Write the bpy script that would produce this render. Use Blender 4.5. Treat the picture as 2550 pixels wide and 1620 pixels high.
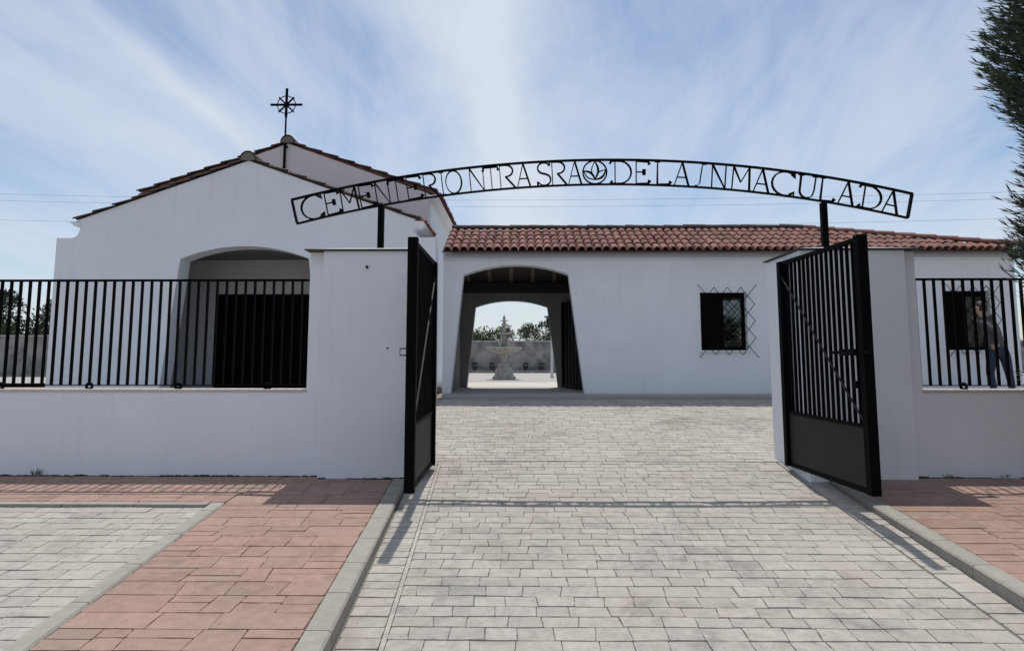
import bpy, bmesh, math, random
from mathutils import Vector, Matrix
from mathutils.geometry import tessellate_polygon
R = math.radians
random.seed(7)
for o in list(bpy.data.objects):
    bpy.data.objects.remove(o)
scene = bpy.context.scene
COL = scene.collection

# ------------------------------------------------------------------ camera
cam_d = bpy.data.cameras.new('camera')
cam = bpy.data.objects.new('camera', cam_d)
COL.objects.link(cam)
scene.camera = cam
cam_d.sensor_width = 36.0
cam_d.lens = 26.0
cam_d.shift_y = -0.0549
cam_d.clip_start = 0.05
cam_d.clip_end = 2000
cam.location = (0, 0, 1.26)
cam.rotation_euler = (R(90) + math.atan(220 / 1842), 0, math.atan(25 / 1842))

# ------------------------------------------------------------------ sky, sun, exposure
SUN_EL = 69.0
world = bpy.data.worlds.new('World')
scene.world = world
world.use_nodes = True
wn = world.node_tree
wn.nodes.clear()
def N(t, kind, **kw):
    n = t.nodes.new(kind)
    for k, v in kw.items():
        setattr(n, k, v)
    return n
def mathn(t, op, a, b=None, c=None):
    n = N(t, 'ShaderNodeMath', operation=op)
    for i, v in enumerate((a, b, c)):
        if v is None:
            continue
        if isinstance(v, (int, float)):
            n.inputs[i].default_value = v
        else:
            t.links.new(v, n.inputs[i])
    return n.outputs[0]
def mixc(t, fac, a, b, mode='MIX'):
    n = N(t, 'ShaderNodeMix', data_type='RGBA', blend_type=mode)
    for i, v in ((0, fac), (6, a), (7, b)):
        if isinstance(v, (int, float)):
            n.inputs[i].default_value = v
        elif isinstance(v, tuple):
            n.inputs[i].default_value = v if len(v) == 4 else (*v, 1)
        else:
            t.links.new(v, n.inputs[i])
    return n.outputs[2]
def ramp(t, fac, stops):
    n = N(t, 'ShaderNodeValToRGB')
    el = n.color_ramp.elements
    while len(el) < len(stops):
        el.new(0.5)
    for e, (p, c) in zip(el, stops):
        e.position = p
        e.color = c if len(c) == 4 else (*c, 1)
    t.links.new(fac, n.inputs[0])
    return n.outputs[0]
def noise(t, vec, scale, detail=3, rough=0.5, dist=0.0):
    n = N(t, 'ShaderNodeTexNoise')
    n.inputs['Scale'].default_value = scale
    n.inputs['Detail'].default_value = detail
    n.inputs['Roughness'].default_value = rough
    n.inputs['Distortion'].default_value = dist
    if vec is not None:
        t.links.new(vec, n.inputs['Vector'])
    return n.outputs[0]

out = N(wn, 'ShaderNodeOutputWorld')
bg = N(wn, 'ShaderNodeBackground')
bg.inputs[1].default_value = 0.103
sky = N(wn, 'ShaderNodeTexSky', sky_type='NISHITA')
sky.sun_disc = False
sky.sun_elevation = R(SUN_EL)
sky.sun_rotation = 0.0
sky.altitude = 300
sky.air_density = 1.0
sky.dust_density = 0.9
sky.ozone_density = 1.6
tc = N(wn, 'ShaderNodeTexCoord')
sp = N(wn, 'ShaderNodeSeparateXYZ')
wn.links.new(tc.outputs['Generated'], sp.inputs[0])
# thin cirrus seen on a flat layer high above: streaks that run away towards the horizon
zz = mathn(wn, 'ADD', mathn(wn, 'MAXIMUM', sp.outputs[2], 0.0), 0.16)
px = mathn(wn, 'DIVIDE', sp.outputs[0], zz)
py = mathn(wn, 'DIVIDE', sp.outputs[1], zz)
def cirrus_vec(sx, sy, rot, ox):
    c, s = math.cos(rot), math.sin(rot)
    a = mathn(wn, 'ADD', mathn(wn, 'MULTIPLY', px, c), mathn(wn, 'MULTIPLY', py, s))
    b = mathn(wn, 'SUBTRACT', mathn(wn, 'MULTIPLY', py, c), mathn(wn, 'MULTIPLY', px, s))
    cv = N(wn, 'ShaderNodeCombineXYZ')
    wn.links.new(mathn(wn, 'MULTIPLY', a, sx), cv.inputs[0])
    wn.links.new(mathn(wn, 'MULTIPLY', b, sy), cv.inputs[1])
    cv.inputs[2].default_value = ox
    return cv.outputs[0]
n1 = noise(wn, cirrus_vec(1.3, 0.40, 0.10, 3.3), 1.0, 7, 0.62, 0.9)
n2 = noise(wn, cirrus_vec(3.4, 0.55, -0.16, 8.1), 1.0, 8, 0.66, 0.6)
n3 = noise(wn, cirrus_vec(0.6, 0.5, 0.0, 1.7), 1.0, 4, 0.5, 0.3)
def streak(x0, y0, slope, width, wav, off):
    """one long wisp: distance across a line on the cloud layer, frayed by noise"""
    wv = mathn(wn, 'MULTIPLY', mathn(wn, 'SUBTRACT', noise(wn, cirrus_vec(2.0, 1.6, 0.0, off), 1.0, 6, 0.6), 0.5), wav)
    line = mathn(wn, 'ADD', mathn(wn, 'MULTIPLY', mathn(wn, 'SUBTRACT', py, y0), slope), x0)
    dx = mathn(wn, 'DIVIDE', mathn(wn, 'SUBTRACT', mathn(wn, 'ADD', px, wv), line), width)
    g = mathn(wn, 'EXPONENT', mathn(wn, 'MULTIPLY', mathn(wn, 'MULTIPLY', dx, dx), -1.0))
    return mathn(wn, 'MULTIPLY', g, mathn(wn, 'ADD', mathn(wn, 'MULTIPLY', n2, 1.3), 0.25))
cl = mathn(wn, 'ADD', mathn(wn, 'MULTIPLY', n1, 0.62), mathn(wn, 'MULTIPLY', n2, 0.34))
cl = mathn(wn, 'ADD', cl, mathn(wn, 'MULTIPLY', n3, 0.24))
for args, k in (((-0.14, 1.456, 0.14, 0.17, 0.36, 5.2), 0.29), ((-0.05, 1.456, -0.02, 0.07, 0.25, 9.2), 0.13), ((-0.86, 1.6, 0.08, 0.035, 0.16, 2.2), 0.12),
                ((-1.25, 1.6, 0.32, 0.16, 0.4, 6.1), 0.14), ((-0.95, 1.6, 0.45, 0.10, 0.4, 7.7), 0.10), ((0.95, 1.6, -0.10, 0.22, 0.5, 4.4), 0.06),
                ((2.4, 1.0, -0.3, 0.3, 0.6, 11.4), 0.10), ((-2.6, 0.8, 0.4, 0.3, 0.6, 12.4), 0.10)):
    cl = mathn(wn, 'ADD', cl, mathn(wn, 'MULTIPLY', streak(*args), k))
clf = ramp(wn, cl, [(0.51, (0.06, 0.06, 0.06)), (0.67, (0.54, 0.54, 0.54)), (0.92, (0.98, 0.98, 0.98))])
skyc = mixc(wn, clf, sky.outputs[0], (5.75, 6.25, 7.1))
wn.links.new(skyc, bg.inputs[0])
wn.links.new(bg.outputs[0], out.inputs[0])

sun_d = bpy.data.lights.new('sun', 'SUN')
sun_d.energy = 3.0
sun_d.angle = R(0.53)
sun_d.color = (1.0, 0.955, 0.89)
sun = bpy.data.objects.new('sun', sun_d)
COL.objects.link(sun)
sun.rotation_euler = (R(-(90 - SUN_EL)), 0, R(-2.0))
sun.location = (0, 20, 40)
vs = scene.view_settings
vs.view_transform = 'Standard'
vs.look = 'None'
vs.exposure = 0.20
vs.gamma = 1.0
scene.render.engine = 'CYCLES'

# ------------------------------------------------------------------ materials
MATS = {}
def mat(name, col, rough=0.7, var=0.12, scale=6.0, bump=0.0, bscale=60.0, metal=0.0, spec=0.4,
        per_piece=0.0, tint=None, tint_amt=0.0, tint_scale=1.2, stains=None, coords='Object', pits=0.0, streaks=0.0):
    m = bpy.data.materials.new(name)
    m.use_nodes = True
    t = m.node_tree
    b = t.nodes['Principled BSDF']
    b.inputs['Roughness'].default_value = rough
    b.inputs['Metallic'].default_value = metal
    b.inputs['Specular IOR Level'].default_value = spec
    tcn = N(t, 'ShaderNodeTexCoord')
    geo = N(t, 'ShaderNodeNewGeometry')
    vec = geo.outputs['Position'] if coords == 'World' else tcn.outputs['Object']
    n = noise(t, vec, scale, 6, 0.6)
    lo = tuple(c * (1 - var) for c in col)
    hi = tuple(min(1, c * (1 + var)) for c in col)
    c = ramp(t, n, [(0.3, lo), (0.7, hi)])
    if tint:
        f = ramp(t, noise(t, vec, tint_scale, 4, 0.55, 0.6), [(0.42, (0, 0, 0)), (0.68, (tint_amt,) * 3)])
        c = mixc(t, f, c, tint)
    if stains:
        scol, amt, sscale, lo_, hi_ = stains
        f = ramp(t, noise(t, vec, sscale, 7, 0.65, 0.4), [(lo_, (0, 0, 0)), (hi_, (amt,) * 3)])
        c = mixc(t, f, c, scol)
    if streaks:
        mp = N(t, 'ShaderNodeMapping')
        mp.inputs['Scale'].default_value = (9.0, 9.0, 0.55)
        t.links.new(vec, mp.inputs['Vector'])
        f = ramp(t, noise(t, mp.outputs[0], 1.0, 5, 0.6), [(0.56, (0, 0, 0)), (0.78, (streaks,) * 3)])
        c = mixc(t, f, c, (0.50, 0.495, 0.48))
        vo = N(t, 'ShaderNodeTexVoronoi', feature='DISTANCE_TO_EDGE')
        vo.inputs['Scale'].default_value = 0.55
        wv = N(t, 'ShaderNodeVectorMath', operation='ADD')
        nz = N(t, 'ShaderNodeTexNoise')
        nz.inputs['Scale'].default_value = 2.2
        nz.inputs['Detail'].default_value = 6
        t.links.new(vec, nz.inputs['Vector'])
        t.links.new(vec, wv.inputs[0])
        t.links.new(nz.outputs['Color'], wv.inputs[1])
        t.links.new(wv.outputs[0], vo.inputs['Vector'])
        f = ramp(t, vo.outputs['Distance'], [(0.0, (0.35,) * 3), (0.004, (0, 0, 0))])
        c = mixc(t, mathn(t, 'MULTIPLY', f, ramp(t, noise(t, vec, 0.9, 2), [(0.52, (0, 0, 0)), (0.62, (1, 1, 1))])), c, (0.36, 0.36, 0.37))
    if pits:
        f = ramp(t, noise(t, vec, 42.0, 3, 0.55), [(0.63, (0, 0, 0)), (0.72, (pits,) * 3)])
        c = mixc(t, f, c, tuple(q * 0.35 for q in col))
        f = ramp(t, noise(t, vec, 17.0, 5, 0.7, 1.5), [(0.60, (0, 0, 0)), (0.80, (pits,) * 3)])
        c = mixc(t, f, c, tuple(min(1, q * 1.35) for q in col))
    if pits:
        f = ramp(t, noise(t, vec, 0.55, 5, 0.6, 0.8), [(0.40, (0, 0, 0)), (0.70, (0.55,) * 3)])
        c = mixc(t, f, c, tuple(q * k_ for q, k_ in zip(col, (1.20, 1.18, 1.15))))
        f = ramp(t, noise(t, vec, 1.15, 6, 0.65, 1.2), [(0.55, (0, 0, 0)), (0.72, (0.72,) * 3)])
        c = mixc(t, f, c, tuple(q * k_ for q, k_ in zip(col, (0.60, 0.56, 0.53))))
    if per_piece:
        oi = N(t, 'ShaderNodeObjectInfo')
        r = mathn(t, 'FRACT', mathn(t, 'ADD', oi.outputs['Random'], geo.outputs['Random Per Island']))
        k = mathn(t, 'ADD', mathn(t, 'MULTIPLY', r, 2 * per_piece), 1 - per_piece)
        kk = N(t, 'ShaderNodeCombineColor')
        for i in range(3):
            t.links.new(k, kk.inputs[i])
        c = mixc(t, 1.0, c, kk.outputs[0], 'MULTIPLY')
    t.links.new(c, b.inputs['Base Color'])
    if bump:
        bn = N(t, 'ShaderNodeBump')
        bn.inputs['Strength'].default_value = bump
        bn.inputs['Distance'].default_value = 0.01
        t.links.new(noise(t, vec, bscale, 5, 0.6), bn.inputs['Height'])
        t.links.new(bn.outputs[0], b.inputs['Normal'])
    MATS[name] = m
    return m
mat('plaster', (0.735, 0.76, 0.805), 0.9, 0.03, 1.3, 0.25, 38, spec=0.2, coords='World',
    tint=(0.69, 0.70, 0.735), tint_amt=0.5, tint_scale=0.8, stains=((0.55, 0.55, 0.56), 0.18, 1.7, 0.58, 0.80), streaks=0.24)
mat('plaster_shaded', (0.22, 0.216, 0.21), 0.95, 0.08, 2, 0.3, 38, spec=0.15, coords='World')  # darker copy of the plaster: interior shade put into the colour
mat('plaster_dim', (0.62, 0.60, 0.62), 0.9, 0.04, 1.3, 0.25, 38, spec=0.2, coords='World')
mat('iron', (0.0022, 0.0022, 0.003), 0.6, 0.25, 25, 0.08, 120, spec=0.05)
mat('sheet_iron', (0.020, 0.0215, 0.024), 0.6, 0.12, 5, 0.06, 90, spec=0.2)
mat('grille_iron', (0.003, 0.0035, 0.006), 0.7, 0.2, 25, spec=0.05)
mat('brick', (0.366, 0.345, 0.307), 0.85, 0.20, 14, 0.55, 55, spec=0.25, per_piece=0.07, coords='World',
    tint=(0.385, 0.335, 0.298), tint_amt=0.6, tint_scale=1.1, stains=((0.15, 0.148, 0.145), 0.75, 2.6, 0.53, 0.76), pits=0.75)
mat('mortar', (0.17, 0.16, 0.142), 0.95, 0.2, 20, 0.5, 60, coords='World')
mat('slab_red', (0.318, 0.206, 0.168), 0.85, 0.18, 12, 0.6, 45, spec=0.25, per_piece=0.06, coords='World',
    tint=(0.30, 0.235, 0.192), tint_amt=0.65, tint_scale=1.6, stains=((0.17, 0.125, 0.105), 0.7, 3.1, 0.53, 0.76), pits=0.7)
mat('mortar_red', (0.14, 0.095, 0.08), 0.95, 0.2, 20, 0.5, 60, coords='World')
mat('kerb_concrete', (0.315, 0.296, 0.258), 0.9, 0.10, 14, 0.5, 90, spec=0.25, per_piece=0.07, coords='World',
    stains=((0.23, 0.22, 0.20), 0.5, 4.0, 0.55, 0.75))
mat('pale_paving', (0.52, 0.485, 0.44), 0.9, 0.08, 3, 0.3, 40, coords='World')
mat('court_paving', (0.36, 0.345, 0.32), 0.9, 0.10, 2, 0.3, 40, coords='World')
mat('earth', (0.30, 0.25, 0.19), 0.95, 0.2, 2, 0.5, 20, coords='World')
mat('tile', (0.205, 0.094, 0.078), 0.85, 0.18, 12, 0.5, 50, spec=0.25, per_piece=0.22, coords='World',
    tint=(0.22, 0.125, 0.10), tint_amt=0.6, tint_scale=2.5, stains=((0.07, 0.055, 0.045), 0.7, 3.5, 0.54, 0.74))
mat('tile_shaded', (0.045, 0.030, 0.026), 0.9, 0.2, 12, 0.4, 50, per_piece=0.2, coords='World')  # dark copy of the tile: shade of backlit verges and ridges painted in
mat('flashing', (0.045, 0.042, 0.045), 0.7, 0.2, 12, coords='World')
mat('coping', (0.52, 0.46, 0.43), 0.85, 0.10, 9, 0.3, 60, coords='World')
mat('wood_dark', (0.003, 0.0026, 0.0026), 0.75, 0.25, 8, 0.2, 30, spec=0.06)
mat('wood_ceiling', (0.075, 0.06, 0.055), 0.7, 0.2, 6, 0.2, 30)
mat('wood_beam', (0.018, 0.013, 0.012), 0.7, 0.2, 6, 0.2, 30)
mat('stone', (0.40, 0.38, 0.35), 0.9, 0.2, 7, 0.6, 30, stains=((0.16, 0.155, 0.14), 0.6, 5, 0.5, 0.7))
mat('stone_wall', (0.29, 0.28, 0.265), 0.95, 0.22, 1.5, 0.6, 12, coords='World',
    stains=((0.10, 0.10, 0.105), 0.8, 1.3, 0.44, 0.62))
mat('wood_rafter', (0.20, 0.17, 0.15), 0.7, 0.2, 6, 0.2, 30)
mat('lamp_white', (0.55, 0.56, 0.56), 0.5, 0.05, 5)
mat('pot', (0.05, 0.035, 0.03), 0.8, 0.3, 9)
mat('bark', (0.10, 0.075, 0.055), 0.95, 0.3, 9, 0.7, 30)
mat('leaf', (0.050, 0.075, 0.030), 0.6, 0.4, 1.5, per_piece=0.4, coords='World')
mat('leaf_dark', (0.034, 0.055, 0.034), 0.55, 0.4, 1.8, per_piece=0.45, coords='World')
mat('leaf_olive', (0.10, 0.115, 0.055), 0.6, 0.35, 1.5, per_piece=0.4, coords='World')
mat('dry_grass', (0.30, 0.25, 0.12), 0.9, 0.3, 5, per_piece=0.3)
mat('dirt', (0.022, 0.020, 0.018), 0.95, 0.4, 30, 0.5, 60, coords='World')
mat('jeans', (0.022, 0.030, 0.060), 0.9, 0.25, 14, 0.3, 150)
mat('hoodie', (0.065, 0.065, 0.07), 0.9, 0.15, 14, 0.3, 120)
mat('skin', (0.42, 0.25, 0.18), 0.55, 0.06, 14)
mat('hair', (0.016, 0.012, 0.010), 0.6, 0.3, 60, 0.4, 150)
mat('shoe', (0.015, 0.015, 0.017), 0.6, 0.2, 14)
mat('cable', (0.10, 0.11, 0.13), 0.6, 0.1, 4)
M = MATS
gm = bpy.data.materials.new('window_glass')
gm.use_nodes = True
gt = gm.node_tree
gt.nodes.clear()
go_ = N(gt, 'ShaderNodeOutputMaterial')
gx_ = N(gt, 'ShaderNodeMixShader')
ga = N(gt, 'ShaderNodeBsdfTransparent')
ga.inputs[0].default_value = (0.30, 0.33, 0.34, 1)
gb = N(gt, 'ShaderNodeBsdfGlossy')
gb.inputs['Roughness'].default_value = 0.03
gf = N(gt, 'ShaderNodeFresnel')
gf.inputs[0].default_value = 1.5
gt.links.new(gf.outputs[0], gx_.inputs[0])
gt.links.new(ga.outputs[0], gx_.inputs[1])
gt.links.new(gb.outputs[0], gx_.inputs[2])
gt.links.new(gx_.outputs[0], go_.inputs[0])
MATS['window_glass'] = gm

# ------------------------------------------------------------------ mesh helpers
class MB:
    def __init__(s):
        s.v, s.f = [], []
    def add(s, vs_, fs):
        b = len(s.v)
        s.v += [tuple(v) for v in vs_]
        s.f += [tuple(i + b for i in f) for f in fs]
        return s
    def box(s, x0, x1, y0, y1, z0, z1):
        v = [(x, y, z) for z in (z0, z1) for y in (y0, y1) for x in (x0, x1)]
        return s.add(v, [(0, 2, 3, 1), (4, 5, 7, 6), (0, 1, 5, 4), (2, 6, 7, 3), (0, 4, 6, 2), (1, 3, 7, 5)])
    def bar(s, a, b, w, h, up=(0, 0, 1)):
        a, b = Vector(a), Vector(b)
        d = (b - a).normalized()
        up = Vector(up)
        if abs(d.dot(up)) > 0.99:
            up = Vector((0, 1, 0))
        x = d.cross(up).normalized()
        z = x.cross(d).normalized()
        v = []
        for p in (a, b):
            for sx, sz in ((-1, -1), (1, -1), (1, 1), (-1, 1)):
                v.append(p + x * (sx * w / 2) + z * (sz * h / 2))
        return s.add(v, [(3, 2, 1, 0), (4, 5, 6, 7), (0, 1, 5, 4), (1, 2, 6, 5), (2, 3, 7, 6), (3, 0, 4, 7)])
    def tube(s, pts, r, n=6, cap=True):
        pts = [Vector(p) for p in pts]
        rs = r if isinstance(r, (list, tuple)) else [r] * len(pts)
        rings = []
        for i, p in enumerate(pts):
            d = (pts[min(i + 1, len(pts) - 1)] - pts[max(i - 1, 0)]).normalized()
            up = Vector((0, 0, 1)) if abs(d.z) < 0.95 else Vector((0, 1, 0))
            x = d.cross(up).normalized()
            y = d.cross(x).normalized()
            rings.append([p + (x * math.cos(2 * math.pi * k / n) + y * math.sin(2 * math.pi * k / n)) * rs[i] for k in range(n)])
        v = [q for ring in rings for q in ring]
        f = []
        for i in range(len(pts) - 1):
            for k in range(n):
                f.append((i * n + k, i * n + (k + 1) % n, (i + 1) * n + (k + 1) % n, (i + 1) * n + k))
        if cap:
            f.append(tuple(range(n - 1, -1, -1)))
            f.append(tuple(range((len(pts) - 1) * n, len(pts) * n)))
        return s.add(v, f)
    def lathe(s, prof, n=20, c=(0, 0)):
        v = [(c[0] + r * math.cos(2 * math.pi * k / n), c[1] + r * math.sin(2 * math.pi * k / n), z) for r, z in prof for k in range(n)]
        f = []
        for i in range(len(prof) - 1):
            for k in range(n):
                f.append((i * n + k, i * n + (k + 1) % n, (i + 1) * n + (k + 1) % n, (i + 1) * n + k))
        f.append(tuple(range(n - 1, -1, -1)))
        f.append(tuple(range((len(prof) - 1) * n, len(prof) * n)))
        return s.add(v, f)
    def poly(s, outer, holes, y0, y1):
        """(x, z) outline with holes, extruded from y0 to y1"""
        loops = [[Vector((p[0], p[1], 0)) for p in outer]] + [[Vector((p[0], p[1], 0)) for p in h] for h in holes]
        tris = tessellate_polygon(loops)
        flat = [p for l in loops for p in l]
        n = len(flat)
        v = [(p.x, y0, p.y) for p in flat] + [(p.x, y1, p.y) for p in flat]
        f = []
        for t in tris:
            a, b, c = (flat[i] for i in t)
            ccw = (b.x - a.x) * (c.y - a.y) - (b.y - a.y) * (c.x - a.x) > 0
            t1 = t if ccw else t[::-1]
            f.append(tuple(t1))
            f.append(tuple(i + n for i in t1[::-1]))
        st = 0
        for li, l in enumerate(loops):
            m_ = len(l)
            area = sum(l[i].x * l[(i + 1) % m_].y - l[(i + 1) % m_].x * l[i].y for i in range(m_))
            fl = (area > 0) == (li == 0)
            for i in range(m_):
                a, b = st + i, st + (i + 1) % m_
                f.append((a, a + n, b + n, b) if fl else (a, b, b + n, a + n))
            st += m_
        return s.add(v, f)
    def mesh(s, name, m, smooth=False):
        me = bpy.data.meshes.new(name)
        me.from_pydata(s.v, [], s.f)
        for mm in (m if isinstance(m, (list, tuple)) else [m]):
            me.materials.append(M[mm])
        if smooth:
            me.polygons.foreach_set('use_smooth', [True] * len(me.polygons))
        me.update()
        return me
    def build(s, name, m, parent=None, smooth=False, bevel=0.0):
        o = link(name, s.mesh(name, m, smooth), parent)
        if bevel:
            bv = o.modifiers.new('bevel', 'BEVEL')
            bv.width = bevel
            bv.segments = 2
            bv.limit_method = 'ANGLE'
        return o
def link(name, data, parent=None):
    o = bpy.data.objects.new(name, data)
    COL.objects.link(o)
    if parent is not None:
        o.parent = parent
    return o
def tag(o, label, cat, group=None):
    o['label'] = label
    o['category'] = cat
    if group:
        o['group'] = group
    return o
def thing(name, loc, label, cat, group=None):
    o = link(name, None)
    o.location = loc
    o.empty_display_size = 0.2
    return tag(o, label, cat, group)
def structure(o):
    o['kind'] = 'structure'
    return o
def stuff(o):
    o['kind'] = 'stuff'
    return o
def arc3(x0, z0, xa, za, x1, z1, n=14):
    """points on the circle through three points, from first to last"""
    ax, ay, bx, by, cx_, cy_ = x0, z0, xa, za, x1, z1
    d = 2 * (ax * (by - cy_) + bx * (cy_ - ay) + cx_ * (ay - by))
    ux = ((ax * ax + ay * ay) * (by - cy_) + (bx * bx + by * by) * (cy_ - ay) + (cx_ * cx_ + cy_ * cy_) * (ay - by)) / d
    uy = ((ax * ax + ay * ay) * (cx_ - bx) + (bx * bx + by * by) * (ax - cx_) + (cx_ * cx_ + cy_ * cy_) * (bx - ax)) / d
    r = math.hypot(ax - ux, ay - uy)
    a0, a1 = math.atan2(ay - uy, ax - ux), math.atan2(cy_ - uy, cx_ - ux)
    return [(ux + r * math.cos(a0 + (a1 - a0) * i / n), uy + r * math.sin(a0 + (a1 - a0) * i / n)) for i in range(n + 1)]

# ------------------------------------------------------------------ levels of the ground
YW = 7.9                                  # front of the boundary wall
def gz(y):                                # drive and forecourt: a ramp up to the building
    if y < -4: y = -4
    return 0.098 * (min(y, 13.3) - YW) - 0.004
def sz(y):                                # raised pavement in front of the wall
    return 0.02 + 0.075 * (max(y, -4) - YW)
FLOOR = 0.60
KL = lambda y: -1.21 - 0.035 * (y - 4.26)       # outer edge of the left kerb
KR = lambda y: 3.11 + 0.012 * (y - 4.8)         # inner edge of the right kerb
BL = lambda y: -2.74 - 0.035 * (y - 4.1)        # outer edge of the flush edging strip

def sheet(name, xs, ys, zf, m, parent=None):
    mb = MB()
    v = [(x(y) if callable(x) else x, y, zf(y)) for y in ys for x in xs]
    n = len(xs)
    f = [(j * n + i, j * n + i + 1, (j + 1) * n + i + 1, (j + 1) * n + i) for j in range(len(ys) - 1) for i in range(n - 1)]
    mb.add(v, f)
    return mb.build(name, m, parent)
structure(sheet('ground', [-400, -60, -20, 0, 20, 60, 400], [-300, -40, -4, 0, 4, 8, 13.3, 20, 40, 80, 400], lambda y: gz(y) - 0.06, 'earth'))

# ------------------------------------------------------------------ stamped paving, piece by piece
def piece(corners, zf, h=0.012, inset=0.0025, wob=0.0):
    """one paving piece: outline with wavering edges, a sunken rim and a raised top"""
    pts = []
    n = len(corners)
    trim = 0.006
    for i in range(n):
        a, b = corners[i], corners[(i + 1) % n]
        L = math.hypot(b[0] - a[0], b[1] - a[1])
        k = 3 if L > 0.13 else 2
        for j in range(k):
            t = j / k if j else min(.2, trim / L)
            pts.append((a[0] + (b[0] - a[0]) * t + random.uniform(-wob, wob), a[1] + (b[1] - a[1]) * t + random.uniform(-wob, wob)))
        e = 1 - min(.2, trim / L)
        pts.append((a[0] + (b[0] - a[0]) * e, a[1] + (b[1] - a[1]) * e))
    cx_ = sum(p[0] for p in pts) / len(pts)
    cy_ = sum(p[1] for p in pts) / len(pts)
    dz = random.uniform(-0.002, 0.002)
    m = len(pts)
    v = [(p[0], p[1], zf(p[1]) - h) for p in pts]
    for p in pts:
        d = math.hypot(p[0] - cx_, p[1] - cy_)
        k = 1 - inset / d
        x, y = cx_ + (p[0] - cx_) * k, cy_ + (p[1] - cy_) * k
        v.append((x, y, zf(y) + dz))
    f = [(i, (i + 1) % m, m + (i + 1) % m, m + i) for i in range(m)] + [tuple(range(m, 2 * m))]
    return v, f
def in_view(x, y):
    return y > 4.15 and -0.735 * y - 0.3 < x < 0.675 * y + 0.3
def lay(pieces, zf, name, m, parent, wob, limit=300, inset=0.0025, h=0.012):
    """nearest pieces in view become objects, the rest one mesh"""
    def cen(c):
        return sum(p[0] for p in c) / len(c), sum(p[1] for p in c) / len(c)
    pieces.sort(key=lambda c: (not in_view(*cen(c)), cen(c)[1]))
    rest = MB()
    for i, c in enumerate(pieces):
        if min(math.hypot(c[k][0] - c[k - 1][0], c[k][1] - c[k - 1][1]) for k in range(len(c))) < 0.03:
            continue
        v, f = piece(c, zf, h=h, inset=inset, wob=wob)
        x, y = cen(c)
        if i < limit and in_view(x, y):
            z = zf(y)
            MB().add([(a - x, b - y, d - z) for a, b, d in v], f).build(name, m, parent).location = (x, y, z)
        else:
            rest.add(v, f)
    if rest.v:
        stuff(rest.build(name + '_field', m, parent))
def brick_rows(x0, x1, ys, length, gap=0.0012, gy=0.008):
    """running-bond rows with wavering joints; x0, x1 are functions of y"""
    res = []
    ph = random.random() * 6
    def wave(y, x):
        return y + 0.005 * math.sin(x * 2.3 + y * 9 + ph) + 0.003 * math.sin(x * 6.1 + y * 23)
    for j in range(len(ys) - 1):
        ya, yb = ys[j], ys[j + 1]
        a, b = x0((ya + yb) / 2), x1((ya + yb) / 2)
        x = a
        cuts = [a]
        x = a + length * (0.5 if j % 2 else 1.0) * random.uniform(0.85, 1.15)
        while x < b - 0.09:
            cuts.append(x)
            x += length * random.uniform(0.84, 1.18)
        cuts.append(b)
        jit = [0] + [random.uniform(-0.008, 0.008) for _ in cuts[1:-1]] + [0]
        for i in range(len(cuts) - 1):
            l, r_ = cuts[i] + gap / 2, cuts[i + 1] - gap / 2
            g0, g1 = random.uniform(.5, 1.6) * gy / 2, random.uniform(.5, 1.6) * gy / 2
            res.append([(l - jit[i], wave(ya, l) + g0), (r_ - jit[i + 1], wave(ya, r_) + g0),
                        (r_ + jit[i + 1], wave(yb, r_) - g1), (l + jit[i], wave(yb, l) - g1)])
    return res
def rows(a, b, d, v=0.12):
    ys = [a]
    while ys[-1] < b - d * 1.4:
        ys.append(ys[-1] + d * random.uniform(1 - v, 1 + v))
    return ys + [b]

drive = structure(sheet('driveway', [lambda y: KL(y) + 0.15, 1.0, lambda y: KR(y)], [2.0, 4, 6, 8.8], lambda y: gz(y) - 0.011, 'mortar'))
GL = lambda y: KL(y) + 0.15 + 0.26
GR = lambda y: KR(y) - 0.25
P = brick_rows(lambda y: GL(y) + 0.03, lambda y: GR(y) - 0.01, rows(2.6, 8.7, 0.150), 0.225)
P += brick_rows(lambda y: KL(y) + 0.165, lambda y: GL(y) - 0.003, rows(2.6, 8.7, 0.135), 0.60)
P += brick_rows(lambda y: GR(y) + 0.01, lambda y: KR(y) - 0.012, rows(2.6, 8.7, 0.150), 0.60)
lay(P, gz, 'paving_brick', 'brick', drive, 0.003)
# long smooth border course between the gutter and the field
MB().add([v for y in (2.6, 4, 6, 8.7) for v in ((GL(y), y, gz(y) - 0.002), (GL(y) + 0.028, y, gz(y) - 0.001))],
         [(0, 1, 3, 2), (2, 3, 5, 4), (4, 5, 7, 6)]).build('border_course', 'brick', drive)

fore = structure(sheet('forecourt', [-9.2, 0, 9.6], [8.7, 11, 13.3, 14.0], lambda y: gz(y) - 0.011, 'mortar'))
P = brick_rows(lambda y: -1.95, lambda y: 5.6, rows(8.72, 13.28, 0.150), 0.225)
lay(P, gz, 'paving_brick', 'brick', fore, 0.003, limit=0)
sheet('side_paving', [-9.2, -1.96], [8.72, 11, 13.3, 14], lambda y: gz(y) + 0.0, 'court_paving', fore)
sheet('side_paving', [5.61, 9.6], [8.72, 11, 13.3, 14], lambda y: gz(y) + 0.0, 'court_paving', fore)

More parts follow.
